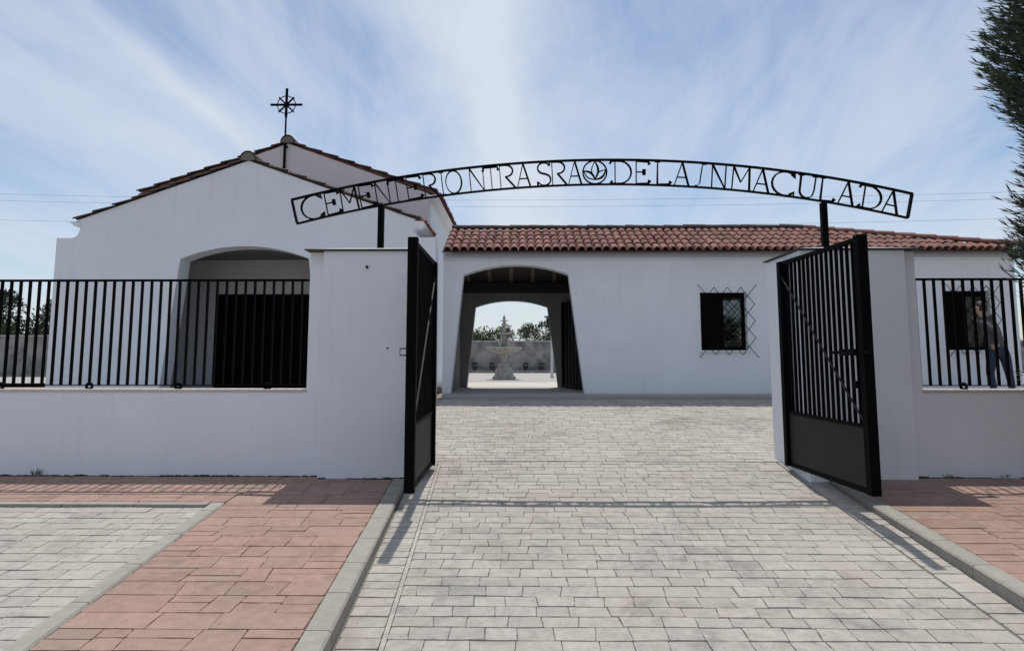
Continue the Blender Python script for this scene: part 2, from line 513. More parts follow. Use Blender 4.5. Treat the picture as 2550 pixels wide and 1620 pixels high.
def ashlar(x0, x1, ya, yb):
    """stamped ashlar: broad courses, some blocks split in two"""
    res = []
    ys = rows(ya, yb, 0.24, 0.08)
    for j in range(len(ys) - 1):
        a, b = ys[j], ys[j + 1]
        l, r_ = x0((a + b) / 2), x1((a + b) / 2)
        cuts = [l]
        x = l + random.uniform(0.2, 0.5)
        while x < r_ - 0.16:
            cuts.append(x)
            x += random.choice((0.18, 0.25, 0.32, 0.38)) * random.uniform(0.92, 1.08)
        cuts.append(r_)
        j_ = [0] + [random.uniform(-0.012, 0.012) for _ in cuts[1:-1]] + [0]
        g, gv = 0.0035, 0.0008
        for i in range(len(cuts) - 1):
            c0, c1 = cuts[i] + gv, cuts[i + 1] - gv
            m_ = a + (b - a) * random.choice((0.42, 0.5, 0.58))
            d0, d1 = j_[i], j_[i + 1]
            if random.random() < 0.42:
                res.append([(c0 - d0, a + g), (c1 - d1, a + g), (c1, m_ - g), (c0, m_ - g)])
                res.append([(c0, m_ + g), (c1, m_ + g), (c1 + d1, b - g), (c0 + d0, b - g)])
            else:
                res.append([(c0 - d0, a + g), (c1 - d1, a + g), (c1 + d1, b - g), (c0 + d0, b - g)])
    return res
side_l = structure(sheet('sidewalk', [lambda y: BL(y) + 0.13, lambda y: KL(y)], [2.0, 4, 6, 7.95], lambda y: sz(y) - 0.010, 'mortar_red'))
lay(ashlar(lambda y: BL(y) + 0.14, lambda y: KL(y) - 0.006, 2.6, 7.2), sz, 'paving_slab', 'slab_red', side_l, 0.004, inset=0.0025, h=0.010)
sheet('slab_bed', [-11, lambda y: BL(y) + 0.13], [6.93, 7.95], lambda y: sz(y) - 0.010, 'mortar_red', side_l)
lay(ashlar(lambda y: -11, lambda y: KL(y) - 0.006, 7.21, 7.93) + ashlar(lambda y: -11, lambda y: BL(y) + 0.12, 6.95, 7.2),
    sz, 'paving_slab', 'slab_red', side_l, 0.004, inset=0.0025, h=0.010)
side_r = structure(sheet('sidewalk', [lambda y: KR(y) + 0.15, 10], [2.0, 4, 6, 7.95], lambda y: sz(y) - 0.010, 'mortar_red'))
lay(ashlar(lambda y: KR(y) + 0.157, lambda y: 7.5, 2.6, 7.93), sz, 'paving_slab', 'slab_red', side_r, 0.004, inset=0.0025, h=0.010)
park = structure(sheet('parking_area', [-11, lambda y: BL(y)], [2.0, 4, 6, 6.82], lambda y: sz(y) - 0.026, 'mortar'))
lay(brick_rows(lambda y: -8.0, lambda y: BL(y) - 0.012, rows(2.6, 6.81, 0.150), 0.235), lambda y: sz(y) - 0.015, 'paving_brick', 'brick', park, 0.003)

def kerb_run(name, fx, width, ya, yb, top, depth, step, m='kerb_concrete'):
    root = None
    y = ya
    first = True
    root = structure(sheet(name, [lambda q: fx(q) + 0.012, lambda q: fx(q) + width - 0.012], [ya, (ya + yb) / 2, yb], lambda q: top(q) - 0.02, 'mortar'))
    while y < yb - 0.05:
        y1 = min(y + step, yb)
        a, b = y + 0.004, y1 - 0.004
        mb = MB()
        bv = 0.014
        v = []
        for q in (a, b):
            x = fx(q); t = top(q)
            v += [(x, q, t - depth), (x, q, t - 0.006), (x + 0.006, q, t), (x + width - bv, q, t), (x + width, q, t - bv), (x + width, q, t - depth)]
        f = [(0, 1, 7, 6), (1, 2, 8, 7), (2, 3, 9, 8), (3, 4, 10, 9), (4, 5, 11, 10), (5, 4, 3, 2, 1, 0), (6, 7, 8, 9, 10, 11)]
        mb.add(v, f)
        mb.build('kerb_stone', m, root)
        y = y1
    return root
kerb_run('kerb', KL, 0.15, 2.7, 7.84, lambda y: sz(y) + 0.006, 0.22, 0.535)
# right kerb: its rounded edge faces the drive on the left
def kerb_run_r():
    root = structure(sheet('kerb', [lambda q: KR(q) + 0.012, lambda q: KR(q) + 0.138], [2.7, 5, 7.84], lambda q: sz(q) - 0.014, 'mortar'))
    y = 2.7
    while y < 7.8:
        y1 = min(y + 0.535, 7.84)
        v = []
        for q in (y + 0.004, y1 - 0.004):
            x = KR(q); t = sz(q) + 0.006
            v += [(x, q, t - 0.22), (x, q, t - 0.014), (x + 0.014, q, t), (x + 0.144, q, t), (x + 0.15, q, t - 0.006), (x + 0.15, q, t - 0.22)]
        MB().add(v, [(0, 1, 7, 6), (1, 2, 8, 7), (2, 3, 9, 8), (3, 4, 10, 9), (4, 5, 11, 10), (5, 4, 3, 2, 1, 0), (6, 7, 8, 9, 10, 11)]).build('kerb_stone', 'kerb_concrete', root)
        y = y1
kerb_run_r()
edging = kerb_run('edging_strip', BL, 0.125, 2.7, 6.92, lambda y: sz(y) + 0.004, 0.06, 0.66)
for i in range(13):
    x1 = BL(6.88) - 0.012 - i * 0.66
    MB().box(x1 - 0.652, x1, 6.825, 6.938, sz(6.88) - 0.06, sz(6.88) + 0.007).build('edging_stone', 'kerb_concrete', edging, bevel=0.006)

# courtyard behind the passage
court = structure(sheet('courtyard_paving', [-40, 0, 40], [20.05, 34.2], lambda y: 0.575, 'court_paving'))
terr = structure(MB().box(-8, 9.4, 16.85, 20.0, 0.4, FLOOR).build('terrace', 'pale_paving'))
step = structure(MB().box(-1.45, 9.3, 13.42, 13.998, 0.45, FLOOR - 0.006).build('building_step', 'court_paving', bevel=0.01))

# ------------------------------------------------------------------ boundary walls, pillars, railings
def front_wall(x0, x1, label, cap_left):
    w = thing('boundary_wall', ((x0 + x1) / 2, YW + 0.05, 0), label, 'wall', 'low walls beside the gate')
    ox, oy = (x0 + x1) / 2, YW + 0.05
    MB().box((x0 - ox) if cap_left else (4.0765 - ox), (-2.1365 - ox) if cap_left else (x1 - ox), 0.0, 0.30, -0.3, 0.895).build('wall_body', 'plaster', w)
    MB().box(x0 - ox, x1 - ox, -0.012, 0.312, 0.8955, 0.925).build('coping', 'coping', w, bevel=0.006)
    return w
front_wall(-10.0, -2.3005, 'low white rendered wall under the railing left of the gate', True)
front_wall(4.2205, 10.0, 'low white rendered wall under the railing right of the gate', False)

def railing(x0, x1, label):
    f = thing('railing', ((x0 + x1) / 2, 8.1, 0.925), label, 'railing', 'iron railings on the low walls')
    ox = (x0 + x1) / 2
    hl = (x1 - x0) / 2
    zt, zb = 2.112 - 0.925, 0.958 - 0.925
    MB().box(-hl, hl, -0.02, 0.02, zt - 0.016, zt + 0.008).build('top_rail', 'iron', f)
    MB().box(-hl, hl, -0.018, 0.018, zb, zb + 0.010).build('bottom_rail', 'iron', f)
    bar = MB().box(-0.009, 0.009, -0.018, 0.018, zb + 0.0105, zt - 0.0125).mesh('bar', 'iron')
    n = int((x1 - x0) / 0.1045)
    for i in range(n):
        x = -hl + 0.055 + i * 0.1045
        if x < hl - 0.01:
            link('bar', bar, f).location = (x, 0, 0)
    ring = MB()
    pts = [(0.031 * math.cos(a), -0.036, 0.031 * math.sin(a)) for a in [2 * math.pi * k / 16 for k in range(17)]]
    ring.tube(pts, 0.0165, 8, cap=False)
    rm = ring.mesh('ring_foot', 'iron')
    k = 0
    x = (-3.73 - ox) if x0 < 0 else (4.72 - ox)
    for dx in range(-8, 9):
        xx = x + dx * 0.972
        if -hl + 0.05 < xx < hl - 0.05:
            link('ring_foot', rm, f).location = (xx, 0, 0.026)
    return f
railing(-9.9, -2.31, 'black iron bar railing in front of the chapel')
railing(4.23, 9.9, 'black iron bar railing in front of the barred window, right of the gate')

def pillar(x0, x1, strip, label):
    ox, oy = (x0 + x1) / 2, (7.85 + 8.92) / 2
    p = thing('gate_pillar', (ox, oy, 0), label, 'pillar', 'gate pillars')
    MB().box(x0 - ox, x1 - ox, 7.85 - oy, 8.92 - oy, -0.3, 2.40).build('pillar_body', 'plaster', p, bevel=0.012)
    s0, s1 = strip
    MB().box(s0 - ox, s1 - ox, 7.95 - oy, 8.25 - oy, 0.8955, 2.395).build('pillar_return', 'plaster', p)
    c0, c1 = min(x0, s0) - 0.03, max(x1, s1) + 0.03
    MB().box(c0 - ox, c1 - ox, 7.81 - oy, 8.96 - oy, 2.4005, 2.416).build('cap', 'flashing', p, bevel=0.004)
    v = [(c0 + .01 - ox, 7.82 - oy, 2.4165), (c1 - .01 - ox, 7.82 - oy, 2.4165), (c1 - .01 - ox, 8.95 - oy, 2.4165), (c0 + .01 - ox, 8.95 - oy, 2.4165),
         (0.0 - .3, -.3, 2.462), (0.3, -.3, 2.462), (0.3, .3, 2.462), (-.3, .3, 2.462)]
    MB().add(v, [(0, 1, 5, 4), (1, 2, 6, 5), (2, 3, 7, 6), (3, 0, 4, 7), (4, 5, 6, 7), (3, 2, 1, 0)]).build('weathering', 'plaster', p)
    return p, ox, oy
pl, plx, ply = pillar(-2.135, -1.075, (-2.30, -2.136), 'broad white gate pillar left of the drive, with a small hook on its face')
pr, prx, pry = pillar(2.955, 4.075, (4.076, 4.22), 'broad white gate pillar right of the drive')
# small hook and stain plug on the face of the left pillar
hk = MB()
hk.tube([(0, 0.01, 0), (0, -0.045, 0.0), (0.004, -0.06, 0.014)], 0.011, 6)
hk.build('hook', 'iron', pl).location = (-1.655 - plx, 7.85 - ply, 2.215)
MB().tube([(0, 0.01, 0), (0, -0.012, 0)], 0.010, 6).build('wall_plug', 'flashing', pl).location = (-1.425 - plx, 7.85 - ply, 1.36)

# ------------------------------------------------------------------ gate leaves (swung out towards the street)
def gate_leaf(xh, xf, yh, yf, label, side):
    g = thing('gate_leaf', (xh, yh, 0.09), label, 'gate', 'open gate leaves')
    L = math.hypot(xf - xh, yf - yh)
    g.rotation_euler.z = math.atan2(yf - yh, xf - xh)      # local x runs from hinge to free end
    H = 2.24
    s = 0.045
    MB().box(0, 0.09, -s, s, 0, H).build('hinge_stile', 'iron', g, bevel=0.004)
    MB().box(L - 0.09, L, -s, s, 0.0, H + 0.012).build('free_stile', 'iron', g, bevel=0.004)
    MB().box(0.091, L - 0.091, -0.02, 0.02, H - 0.04, H).build('top_rail', 'iron', g)
    MB().box(0.091, L - 0.091, -0.02, 0.02, 0.0, 0.04).build('bottom_rail', 'iron', g)
    MB().box(0.091, L - 0.091, -0.02, 0.02, 0.56, 0.59).build('middle_rail', 'iron', g)
    MB().box(0.0915, L - 0.0915, -0.006, 0.006, 0.0405, 0.5595).build('sheet_panel', 'sheet_iron', g)
    bar = MB().box(-0.009, 0.009, -0.014, 0.014, 0.5905, H - 0.0405).mesh('bar', 'iron')
    n = 15
    for i in range(n):
        link('bar', bar, g).location = (0.09 + (L - 0.18) * (i + 1) / (n + 1), 0, 0)
    ys = -0.028 * side
    MB().bar((0.10, ys, H - 0.18), (L - 0.10, ys, 0.62), 0.016, 0.012, (0, 1, 0)).build('brace', 'sheet_iron', g)
    return g, L, H, ys
gr, L, H, ys = gate_leaf(2.925, 3.01, 8.36, 6.50, 'right gate leaf, black iron bars over a charcoal sheet panel with a long bolt', 1)
bo = MB().box(L - 0.62, L + 0.10, ys - 0.02, ys + 0.01, 1.205, 1.232).box(L - 0.42, L - 0.13, ys - 0.036, ys + 0.012, 1.188, 1.248)
bo.build('bolt', 'iron', gr)
MB().box(L - 0.24, L - 0.17, ys - 0.012, ys + 0.01, 0.90, 0.965).build('lock_plate', 'iron', gr)
gl, L2, H2, ys2 = gate_leaf(-1.005, -0.985, 8.36, 6.58, 'left gate leaf seen edge-on, black iron bars over a charcoal sheet panel', -1)
ha = MB()
ha.tube([(L2 - 0.02, -0.045, 1.19), (L2 - 0.02, -0.10, 1.19), (L2 - 0.02, -0.10, 1.25), (L2 - 0.02, -0.045, 1.25)], 0.007, 6)
ha.build('handle', 'iron', gl)
for g_, s_ in ((gr, 1), (gl, -1)):
    for z in (0.35, 1.9):
        MB().lathe([(0.022, z), (0.022, z + 0.11)], 10, (-0.018, 0)).build('hinge', 'iron', g_)

# ------------------------------------------------------------------ arched name sign
SX, SR = 0.905, 14.9
SZ = 3.548 - SR
sign = thing('arch_sign', (SX, 8.4, 2.462), 'long arched black iron name sign on two posts over the gate opening', 'sign')
TILT = R(0.4)
def sp_(x, r):                       # point at horizontal place x (world) and radius r, tilted a touch as in the photo
    a = math.asin((x - SX) / SR)
    X, Z = r * math.sin(a), SZ + r * math.cos(a) - 2.462
    zc_ = 0.9
    return Vector((X * math.cos(TILT) - (Z - zc_) * math.sin(TILT), 0, zc_ + X * math.sin(TILT) + (Z - zc_) * math.cos(TILT)))
def px2x(p):
    return -2.68 + (p - 725) * 7.169 / 1547
RB = SR - 0.31
def band(r, name, h):
    mb = MB()
    n = 48
    xs = [px2x(725 + (2272 - 725) * i / n) for i in range(n + 1)]
    v = []
    for x in xs:
        for rr in (r - h, r):
            p = sp_(x, rr)
            v += [(p.x, -0.028, p.z), (p.x, 0.028, p.z)]
    f = []
    for i in range(n):
        a = i * 4; b = a + 4
        f += [(a, b, b + 2, a + 2), (a + 1, a + 3, b + 3, b + 1), (a + 2, b + 2, b + 3, a + 3), (a, a + 1, b + 1, b)]
    f += [(0, 2, 3, 1), (n * 4, n * 4 + 1, n * 4 + 3, n * 4 + 2)]
    mb.add(v, f)
    mb.build(name, 'iron', sign)
band(SR, 'top_band', 0.017)
band(RB + 0.018, 'bottom_band', 0.015)
for p in (726, 2271):
    a, b = sp_(px2x(p), RB + 0.0185), sp_(px2x(p), SR - 0.0205)
    MB().bar(a, b, 0.020, 0.054, (0, 1, 0)).build('end_bar', 'iron', sign)
# letters as strokes: (points in a unit box, width at start, width at end)
TK, TN = 0.068, 0.036
def curve(c, rx, rz, a0, a1, n=12):
    return [(c[0] + rx * math.cos(R(a0 + (a1 - a0) * i / n)), c[1] + rz * math.sin(R(a0 + (a1 - a0) * i / n))) for i in range(n + 1)]
GLY = {
 'C': [(curve((.56, .5), .56, .5, 62, 298), TN, TN, TK), ([(.82, .94), (.97, .80), (.93, .97)], .12, .05), ([(.80, .06), (.97, .18), (.95, .02)], .12, .05)],
 'E': [([(.22, 0), (.22, 1)], TN, TN), ([(.22, .97), (.85, .97), (.92, .84)], TN, .13), ([(.22, .52), (.62, .52)], TN, TN), ([(.64, .40), (.64, .64)], .13, .13), ([(.22, .03), (.85, .03), (.95, .17)], TN, .15)],
 'M': [([(.06, 0), (.10, 1)], TN, TN), ([(.10, 1), (.50, .34)], TK, TN), ([(.50, .34), (.90, 1)], TN, TN), ([(.90, 1), (.96, 0)], TK, TK)],
 'N': [([(.08, 0), (.08, 1)], TN, TN), ([(.08, 1), (.92, 0)], TK, TN), ([(.92, 0), (.92, 1)], TN, TN)],
 'T': [([(.52, 0), (.52, 1)], TN, TN), ([(.02, .80), (.10, .97), (.92, .97), (.99, .80)], .10, .10)],
 'R': [([(.12, 0), (.12, 1)], TN, TN), ([(.12, .98)] + curve((.48, .74), .36, .24, 90, -90) + [(.40, .50)], TN, TN, TK), ([(.42, .50), (.95, 0)], TK, TK)],
 'I': [([(.5, 0), (.5, 1)], TN, TN), ([(.1, .03), (.9, .03)], TN, TN), ([(.1, .97), (.9, .97)], TN, TN)],
 'J': [([(.78, .98), (.62, .88), (.52, .5), (.44, .16), (.20, .04), (0, .06)], TN, TN), ([(.55, .97), (1.0, .97)], TN, TN)],
 'O': [(curve((.5, .5), .46, .48, 0, 360, 24), TK, TK, TN)],
 'S': [(curve((.50, .75), .36, .23, 30, 255, 10) + curve((.50, .26), .38, .24, 75, -140, 10), TN, TN, TK), ([(.80, .84), (.86, .97)], .11, .06), ([(.14, .18), (.10, .02)], .12, .06)],
 'A': [([(.04, 0), (.52, 1)], TN, TN), ([(.52, 1), (.96, 0)], TK, TK), ([(.22, .36), (.80, .36)], TN, TN)],
 'D': [([(.26, .05), (.26, .97)], TN, TN), ([(.04, .95), (.30, .97)] + curve((.46, .5), .50, .47, 80, -80, 14) + [(.30, .03), (.10, .05)], TN, TN, TK), ([(.04, .86), (.10, .97)], .10, .05), ([(.05, .02), (.13, .14)], .10, .08)],
 'L': [([(.18, 0), (.18, 1)], TK, TN), ([(.02, .97), (.34, .97)], TN, TN), ([(.18, .03), (.85, .03), (.95, .16)], TN, .15)],
 'U': [([(.12, .96), (.12, .40)] + curve((.47, .30), .35, .27, 180, 330, 9) + [(.84, .40), (.86, .96)], TK, TN), ([(.0, .97), (.30, .97)], .07, .05), ([(.70, .97), (1.0, .97)], .07, .05)],
}
def stroke(mb, pts, w0, w1, wm, place, y0=-0.007, y1=0.007):
    q = [place(*p) for p in pts]
    n = len(q)
    L = []
    for i in range(n):
        d = (q[min(i + 1, n - 1)] - q[max(i - 1, 0)])
        d.normalize()
        t = i / (n - 1)
        w = w0 + (w1 - w0) * t
        if wm is not None:
            w = w + (wm - w) * math.sin(math.pi * t)
        w *= 0.29 * 0.5
        nn = Vector((-d.z, 0, d.x))
        L.append((q[i] + nn * w, q[i] - nn * w))
    v, f = [], []
    for a, b in L:
        v += [(a.x, y0, a.z), (b.x, y0, b.z), (a.x, y1, a.z), (b.x, y1, b.z)]
    for i in range(n - 1):
        k = i * 4; m_ = k + 4
        f += [(k, k + 1, m_ + 1, m_), (k + 2, m_ + 2, m_ + 3, k + 3), (k, m_, m_ + 2, k + 2), (k + 1, k + 3, m_ + 3, m_ + 1)]
    f += [(0, 2, 3, 1), ((n - 1) * 4, (n - 1) * 4 + 1, (n - 1) * 4 + 3, (n - 1) * 4 + 2)]
    mb.add(v, f)
TEXT = [('C', 744, 800), ('E', 795, 843), ('M', 841, 886), ('E', 880, 931), ('N', 929, 967), ('T', 963, 1004), ('E', 1000, 1050), ('R', 1049, 1090), ('I', 1092, 1107),
        ('O', 1107, 1150), ('N', 1167, 1207), ('T', 1203, 1243), ('R', 1241, 1286), ('A', 1287, 1323), ('S', 1336, 1379), ('R', 1373, 1417), ('A', 1417, 1453),
        ('D', 1522, 1580), ('E', 1580, 1627), ('L', 1636, 1680), ('A', 1685, 1725), ('J', 1739, 1766), ('N', 1778, 1818), ('M', 1829, 1878), ('A', 1884, 1926),
        ('C', 1931, 1989), ('U', 1995, 2044), ('L', 2046, 2090), ('A', 2096, 2136), ('D', 2143, 2203), ('A', 2205, 2246)]
for ch, p0, p1 in TEXT:
    x0, x1 = px2x(p0), px2x(p1)
    def place(u, v, x0=x0, x1=x1):
        return sp_(x0 + (x1 - x0) * u, RB + 0.014 + (SR - RB - 0.030) * v)
    mb = MB()
    for i, st in enumerate(GLY[ch]):
        wm = st[3] if len(st) > 3 else None
        stroke(mb, st[0], st[1], st[2], wm, place, -0.014 - i * 0.0004, 0.014 + i * 0.0004)
    o = mb.build('letter', 'iron', sign)
# round emblem with two leaves and a bud
ec = px2x(1486)
def eplace(u, v):
    return sp_(ec + u * 0.142, RB + 0.155 + v * 0.140)
mb = MB()
stroke(mb, curve((0, 0), .98, .98, 0, 360, 32), .06, .06, None, eplace)
mb.build('emblem_ring', 'iron', sign)
def leafshape(a, b, w, n=8):
    up = [(a[0] + (b[0] - a[0]) * t - (b[1] - a[1]) * w * math.sin(math.pi * t), a[1] + (b[1] - a[1]) * t + (b[0] - a[0]) * w * math.sin(math.pi * t)) for t in [i / n for i in range(n + 1)]]
    dn = [(a[0] + (b[0] - a[0]) * t + (b[1] - a[1]) * w * math.sin(math.pi * t), a[1] + (b[1] - a[1]) * t - (b[0] - a[0]) * w * math.sin(math.pi * t)) for t in [i / n for i in range(n + 1)]]
    return up, dn
for a, b, w in (((0, -.62), (-.90, .12), .20), ((0, -.62), (.90, .20), .20), ((0, -.60), (0.02, .92), .18)):
    mb = MB()
    u_, d_ = leafshape(a, b, w)
    stroke(mb, u_, .035, .035, .045, eplace, -0.0074, 0.0074)
    stroke(mb, d_, .04, .04, .09, eplace, -0.0078, 0.0078)
    mb.build('emblem_leaf', 'iron', sign)
for px_, in ((940,), (2062,)):
    x = px2x(px_)
    t = sp_(x, RB - 0.0005)
    xx = t.x
    MB().box(xx - 0.034, xx + 0.034, -0.034, 0.034, 0.0, t.z - 0.006).build('post', 'iron', sign, bevel=0.003)
    MB().box(xx - 0.085, xx + 0.085, -0.085, 0.085, -0.004, 0.007).build('base_plate', 'iron', sign)

# ------------------------------------------------------------------ roof tiles
def barrel(L, r0, r1, n=6, sag=1.0):
    """half-round tile lying along +y, wide end at y = 0; thin shell with thickness"""
    mb = MB()
    v = []
    th = 0.012
    for y, r in ((0, r0), (L, r1)):
        for rr in (r, r - th):
            for k in range(n + 1):
                a = math.pi * k / n
                v.append((rr * math.cos(a), y, rr * math.sin(a) * sag))
    m_ = n + 1
    f = []
    for k in range(n):
        f += [(k, k + 1, 2 * m_ + k + 1, 2 * m_ + k), (m_ + k, 3 * m_ + k, 3 * m_ + k + 1, m_ + k + 1),
              (k, m_ + k, m_ + k + 1, k + 1), (2 * m_ + k, 2 * m_ + k + 1, 3 * m_ + k + 1, 3 * m_ + k)]
    f += [(0, 2 * m_, 3 * m_, m_), (n, m_ + n, 3 * m_ + n, 2 * m_ + n)]
    return mb.add(v, f)

def tile_slope(parent, eave_a, eave_b, up, rise_len, spacing, m, limit, clip=None, step=0.335, name='roof_tile'):
    """cover tiles (objects up to the limit), channels below as one mesh"""
    ea, eb = Vector(eave_a), Vector(eave_b)
    ax = (eb - ea).normalized()
    up = Vector(up).normalized()
    nrm = ax.cross(up).normalized()
    if nrm.z < 0:
        nrm = -nrm
    n = int((eb - ea).length / spacing)
    rowsn = max(1, int(round(rise_len / step)))
    tm = [barrel(step + 0.09, 0.074, 0.060, 6, 0.85).mesh('roof_tile', m) for _ in range(1)][0]
    base = Matrix((ax, up, nrm)).transposed()
    cnt = 0
    rest = MB()
    chan = MB()
    for j in range(rowsn):
        for i in range(n):
            p = ea + ax * (spacing * (i + 0.5)) + up * (step * j)
            if clip and not clip(p, up * step):
                continue
            tilt = Matrix.Rotation(-0.034, 3, 'X') @ Matrix.Rotation(random.uniform(-.035, .035), 3, 'Z')
            rot = base @ tilt
            pos = p + nrm * (0.046 + random.uniform(-.004, .004)) - up * random.uniform(0, 0.03)
            if cnt < limit:
                o = link(name, tm, parent)
                o.matrix_local = Matrix.Translation(pos) @ rot.to_4x4()
                cnt += 1
            else:
                rest.add([pos + rot @ Vector(v.co) for v in tm.vertices], [tuple(q.vertices) for q in tm.polygons])
            # channel tile
            k = 4
            c0 = p + ax * (spacing * 0.5)
            vs_, fs_ = [], []
            for y, r, dz in ((0, 0.070, 0.022), (step + 0.05, 0.080, 0.002)):
                for q in range(k + 1):
                    a = math.pi * q / k
                    vs_.append(c0 + ax * (-r * math.cos(a)) + up * y + nrm * (0.055 + dz - 0.050 * math.sin(a)))
            for q in range(k):
                fs_.append((q, q + 1, k + 1 + q + 1, k + 1 + q))
            chan.add(vs_, fs_)
    if rest.v:
        stuff(rest.build(name + '_field', m, parent))
    if chan.v:
        stuff(chan.build('channel_tile_field', m, parent))

# ------------------------------------------------------------------ long arcaded building
WY = 14.0
lb = thing('arcade_building', (0, WY, FLOOR), 'long low white building with tiled roof and arched passage behind the gate', 'building')
def LB(mb, name, m, parent=lb, **k):
    mb.v = [(x, y - WY, z - FLOOR) for x, y, z in mb.v]
    return mb.build(name, m, parent, **k)
X0, X1 = -1.50, 9.30
arch_f = [(-1.345, 0.58)] + arc3(-1.12, 2.825, -0.11, 3.015, 0.885, 2.835) + [(1.165, 0.58)]
outer = [(X0, 0.4), (-1.345, 0.4)] + arch_f + [(1.165, 0.4), (X1, 0.4), (X1, 3.20), (X0, 3.20)]
def rect(x0, x1, z0, z1):
    return [(x0, z0), (x1, z0), (x1, z1), (x0, z1)]
W1 = (3.365, 4.235, 1.395, 2.485)
W2 = (7.97, 8.80, 1.400, 2.510)
LB(MB().poly(outer, [rect(*W1), rect(*W2)], WY, WY + 0.30), 'front_wall', 'plaster')
cv = [(WY - .0005, 3.245), (WY - .030, 3.245), (WY - .105, 3.125), (WY - .085, 3.112), (WY - .0005, 3.112)]
LB(MB().add([(x, y, z) for x in (X0, X1 + .05) for y, z in cv], [(0, 1, 2, 3, 4), (9, 8, 7, 6, 5)] + [(i, 5 + i, 5 + (i + 1) % 5, (i + 1) % 5) for i in range(5)]), 'cornice', 'plaster')
YR = 16.6
arch_r = [(-1.235, 0.58)] + arc3(-1.05, 2.385, -0.24, 2.53, 0.57, 2.385) + [(0.80, 0.58)]
outer_r = [(X0, 0.4), (-1.235, 0.4)] + arch_r + [(0.80, 0.4), (X1, 0.4), (X1, 2.80), (X0, 2.80)]
B1 = (4.42, 4.95, 1.50, 2.545)
B2 = (9.86 - 0.0, 10.1, 1.5, 2.5)
B2 = (9.02, 9.22, 1.52, 2.54)
LB(MB().poly(outer_r, [rect(*B1)], YR, YR + 0.25), 'rear_wall', 'plaster_shaded')
LB(MB().box(X0, X0 + 0.12, WY + 0.301, YR - 0.001, 0.4, 3.2), 'passage_wall', 'plaster_shaded')
LB(MB().box(1.45, 1.60, WY + 0.301, YR - 0.001, 0.4, 3.2), 'passage_wall', 'plaster_shaded')
LB(MB().box(X1 - 0.2, X1, WY + 0.301, YR - 0.001, 0.4, 3.2), 'end_wall', 'plaster')
LB(MB().box(X0 + 0.05, X1 - 0.05, WY + 0.001, YR + 0.24, 0.35, FLOOR), 'floor', 'court_paving')
# end gable of the roof space and interior partition beside the window
LB(MB().box(4.98, 5.08, WY + 0.301, YR - 0.001, FLOOR, 3.0), 'partition', 'plaster_shaded')
RY, RZ = 15.2, 3.855           # ridge
EZ = 3.235                     # eave level of the roof deck
EY = 13.72
sl = Vector((0, RY - EY, RZ - EZ))
hipx = 5.85
# roof deck (boards) front and rear
def quad_slab(pts, th):
    pts = [Vector(p) for p in pts]
    n = (pts[1] - pts[0]).cross(pts[3] - pts[0]).normalized()
    if n.z < 0:
        n = -n
    v = pts + [p - n * th for p in pts]
    return MB().add(v, [(0, 1, 2, 3), (7, 6, 5, 4), (0, 4, 5, 1), (1, 5, 6, 2), (2, 6, 7, 3), (3, 7, 4, 0)])
LB(quad_slab([(X0, EY + .02, EZ + .01), (X1 + .05, EY + .02, EZ + .01), (hipx, RY, RZ), (X0, RY, RZ)], 0.03), 'roof_deck', 'wood_ceiling')
RE = 17.0
RS = 0.62                       # the rear slope is steeper
REZ = RZ - (RE - RY) * RS
LB(quad_slab([(X0, RY + .002, RZ), (hipx, RY + .002, RZ), (X1 + .05, RE, REZ), (X0, RE, REZ)], 0.03), 'roof_deck', 'wood_ceiling')
LB(MB().add([(hipx, RY + .001, RZ + .001), (X1 + .05, EY + .02, EZ + .011), (X1 + .05, RE, REZ + .001)], [(0, 1, 2)]), 'hip_deck', 'wood_ceiling')
# ridge beam, wall plate and rafters seen through the arch
LB(MB().box(X0 + .12, 1.45, RY - .07, RY + .07, RZ - .30, RZ - .06), 'ridge_beam', 'wood_beam')
LB(MB().box(X0 + .12, 1.45, YR - .16, YR - .002, 2.70, 2.92), 'wall_plate', 'wood_beam')
for i in range(6):
    x = -1.2 + i * 0.48
    LB(MB().bar((x, RY + .08, RZ - .085), (x, YR + .2, RZ - .085 - (YR + .2 - RY - .08) * RS), 0.08, 0.09), 'rafter', 'wood_rafter')
# tiles, ridge and hip
def hip_clip(p, u):
    q = p + u * 0.6
    xw = q.x
    k = (q.y + WY - EY) / (RY - EY)
    return xw < (X1 + .05) + (hipx - X1 - .05) * k
tile_slope(lb, (X0 + .02, EY - WY - .03, EZ - FLOOR - .012), (X1 + .06, EY - WY - .03, EZ - FLOOR - .012), sl, sl.length, 0.157, 'tile', 300, hip_clip, step=0.33)
rt = barrel(0.46, 0.105, 0.095, 6, 0.9).mesh('ridge_tile', 'tile_shaded')
x = X0 + 0.05
while x < hipx - 0.2:
    o = link('ridge_tile', rt, lb)
    o.matrix_local = Matrix.Translation((x, RY - WY, RZ - FLOOR + 0.055 + random.uniform(-.006, .006))) @ Matrix.Rotation(R(-90), 4, 'Z') @ Matrix.Rotation(random.uniform(-.02, .02), 4, 'X')
    x += 0.40
ht = barrel(0.46, 0.095, 0.085, 6, 0.9).mesh('hip_tile', 'tile')
a, b = Vector((hipx, RY - WY, RZ - FLOOR + .06)), Vector((X1 + .05, EY - WY, EZ - FLOOR + .09))
nh = int((b - a).length / 0.38)
d = (a - b).normalized()
xx_ = d.cross(Vector((0, 0, 1))).normalized()
for i in range(nh + 1):
    rotm = Matrix((xx_, d, xx_.cross(d))).transposed()
    o = link('hip_tile', ht, lb)
    o.matrix_local = Matrix.Translation(b + (a - b) * (i / (nh + .6))) @ rotm.to_4x4() @ Matrix.Rotation(-.03, 4, 'X')

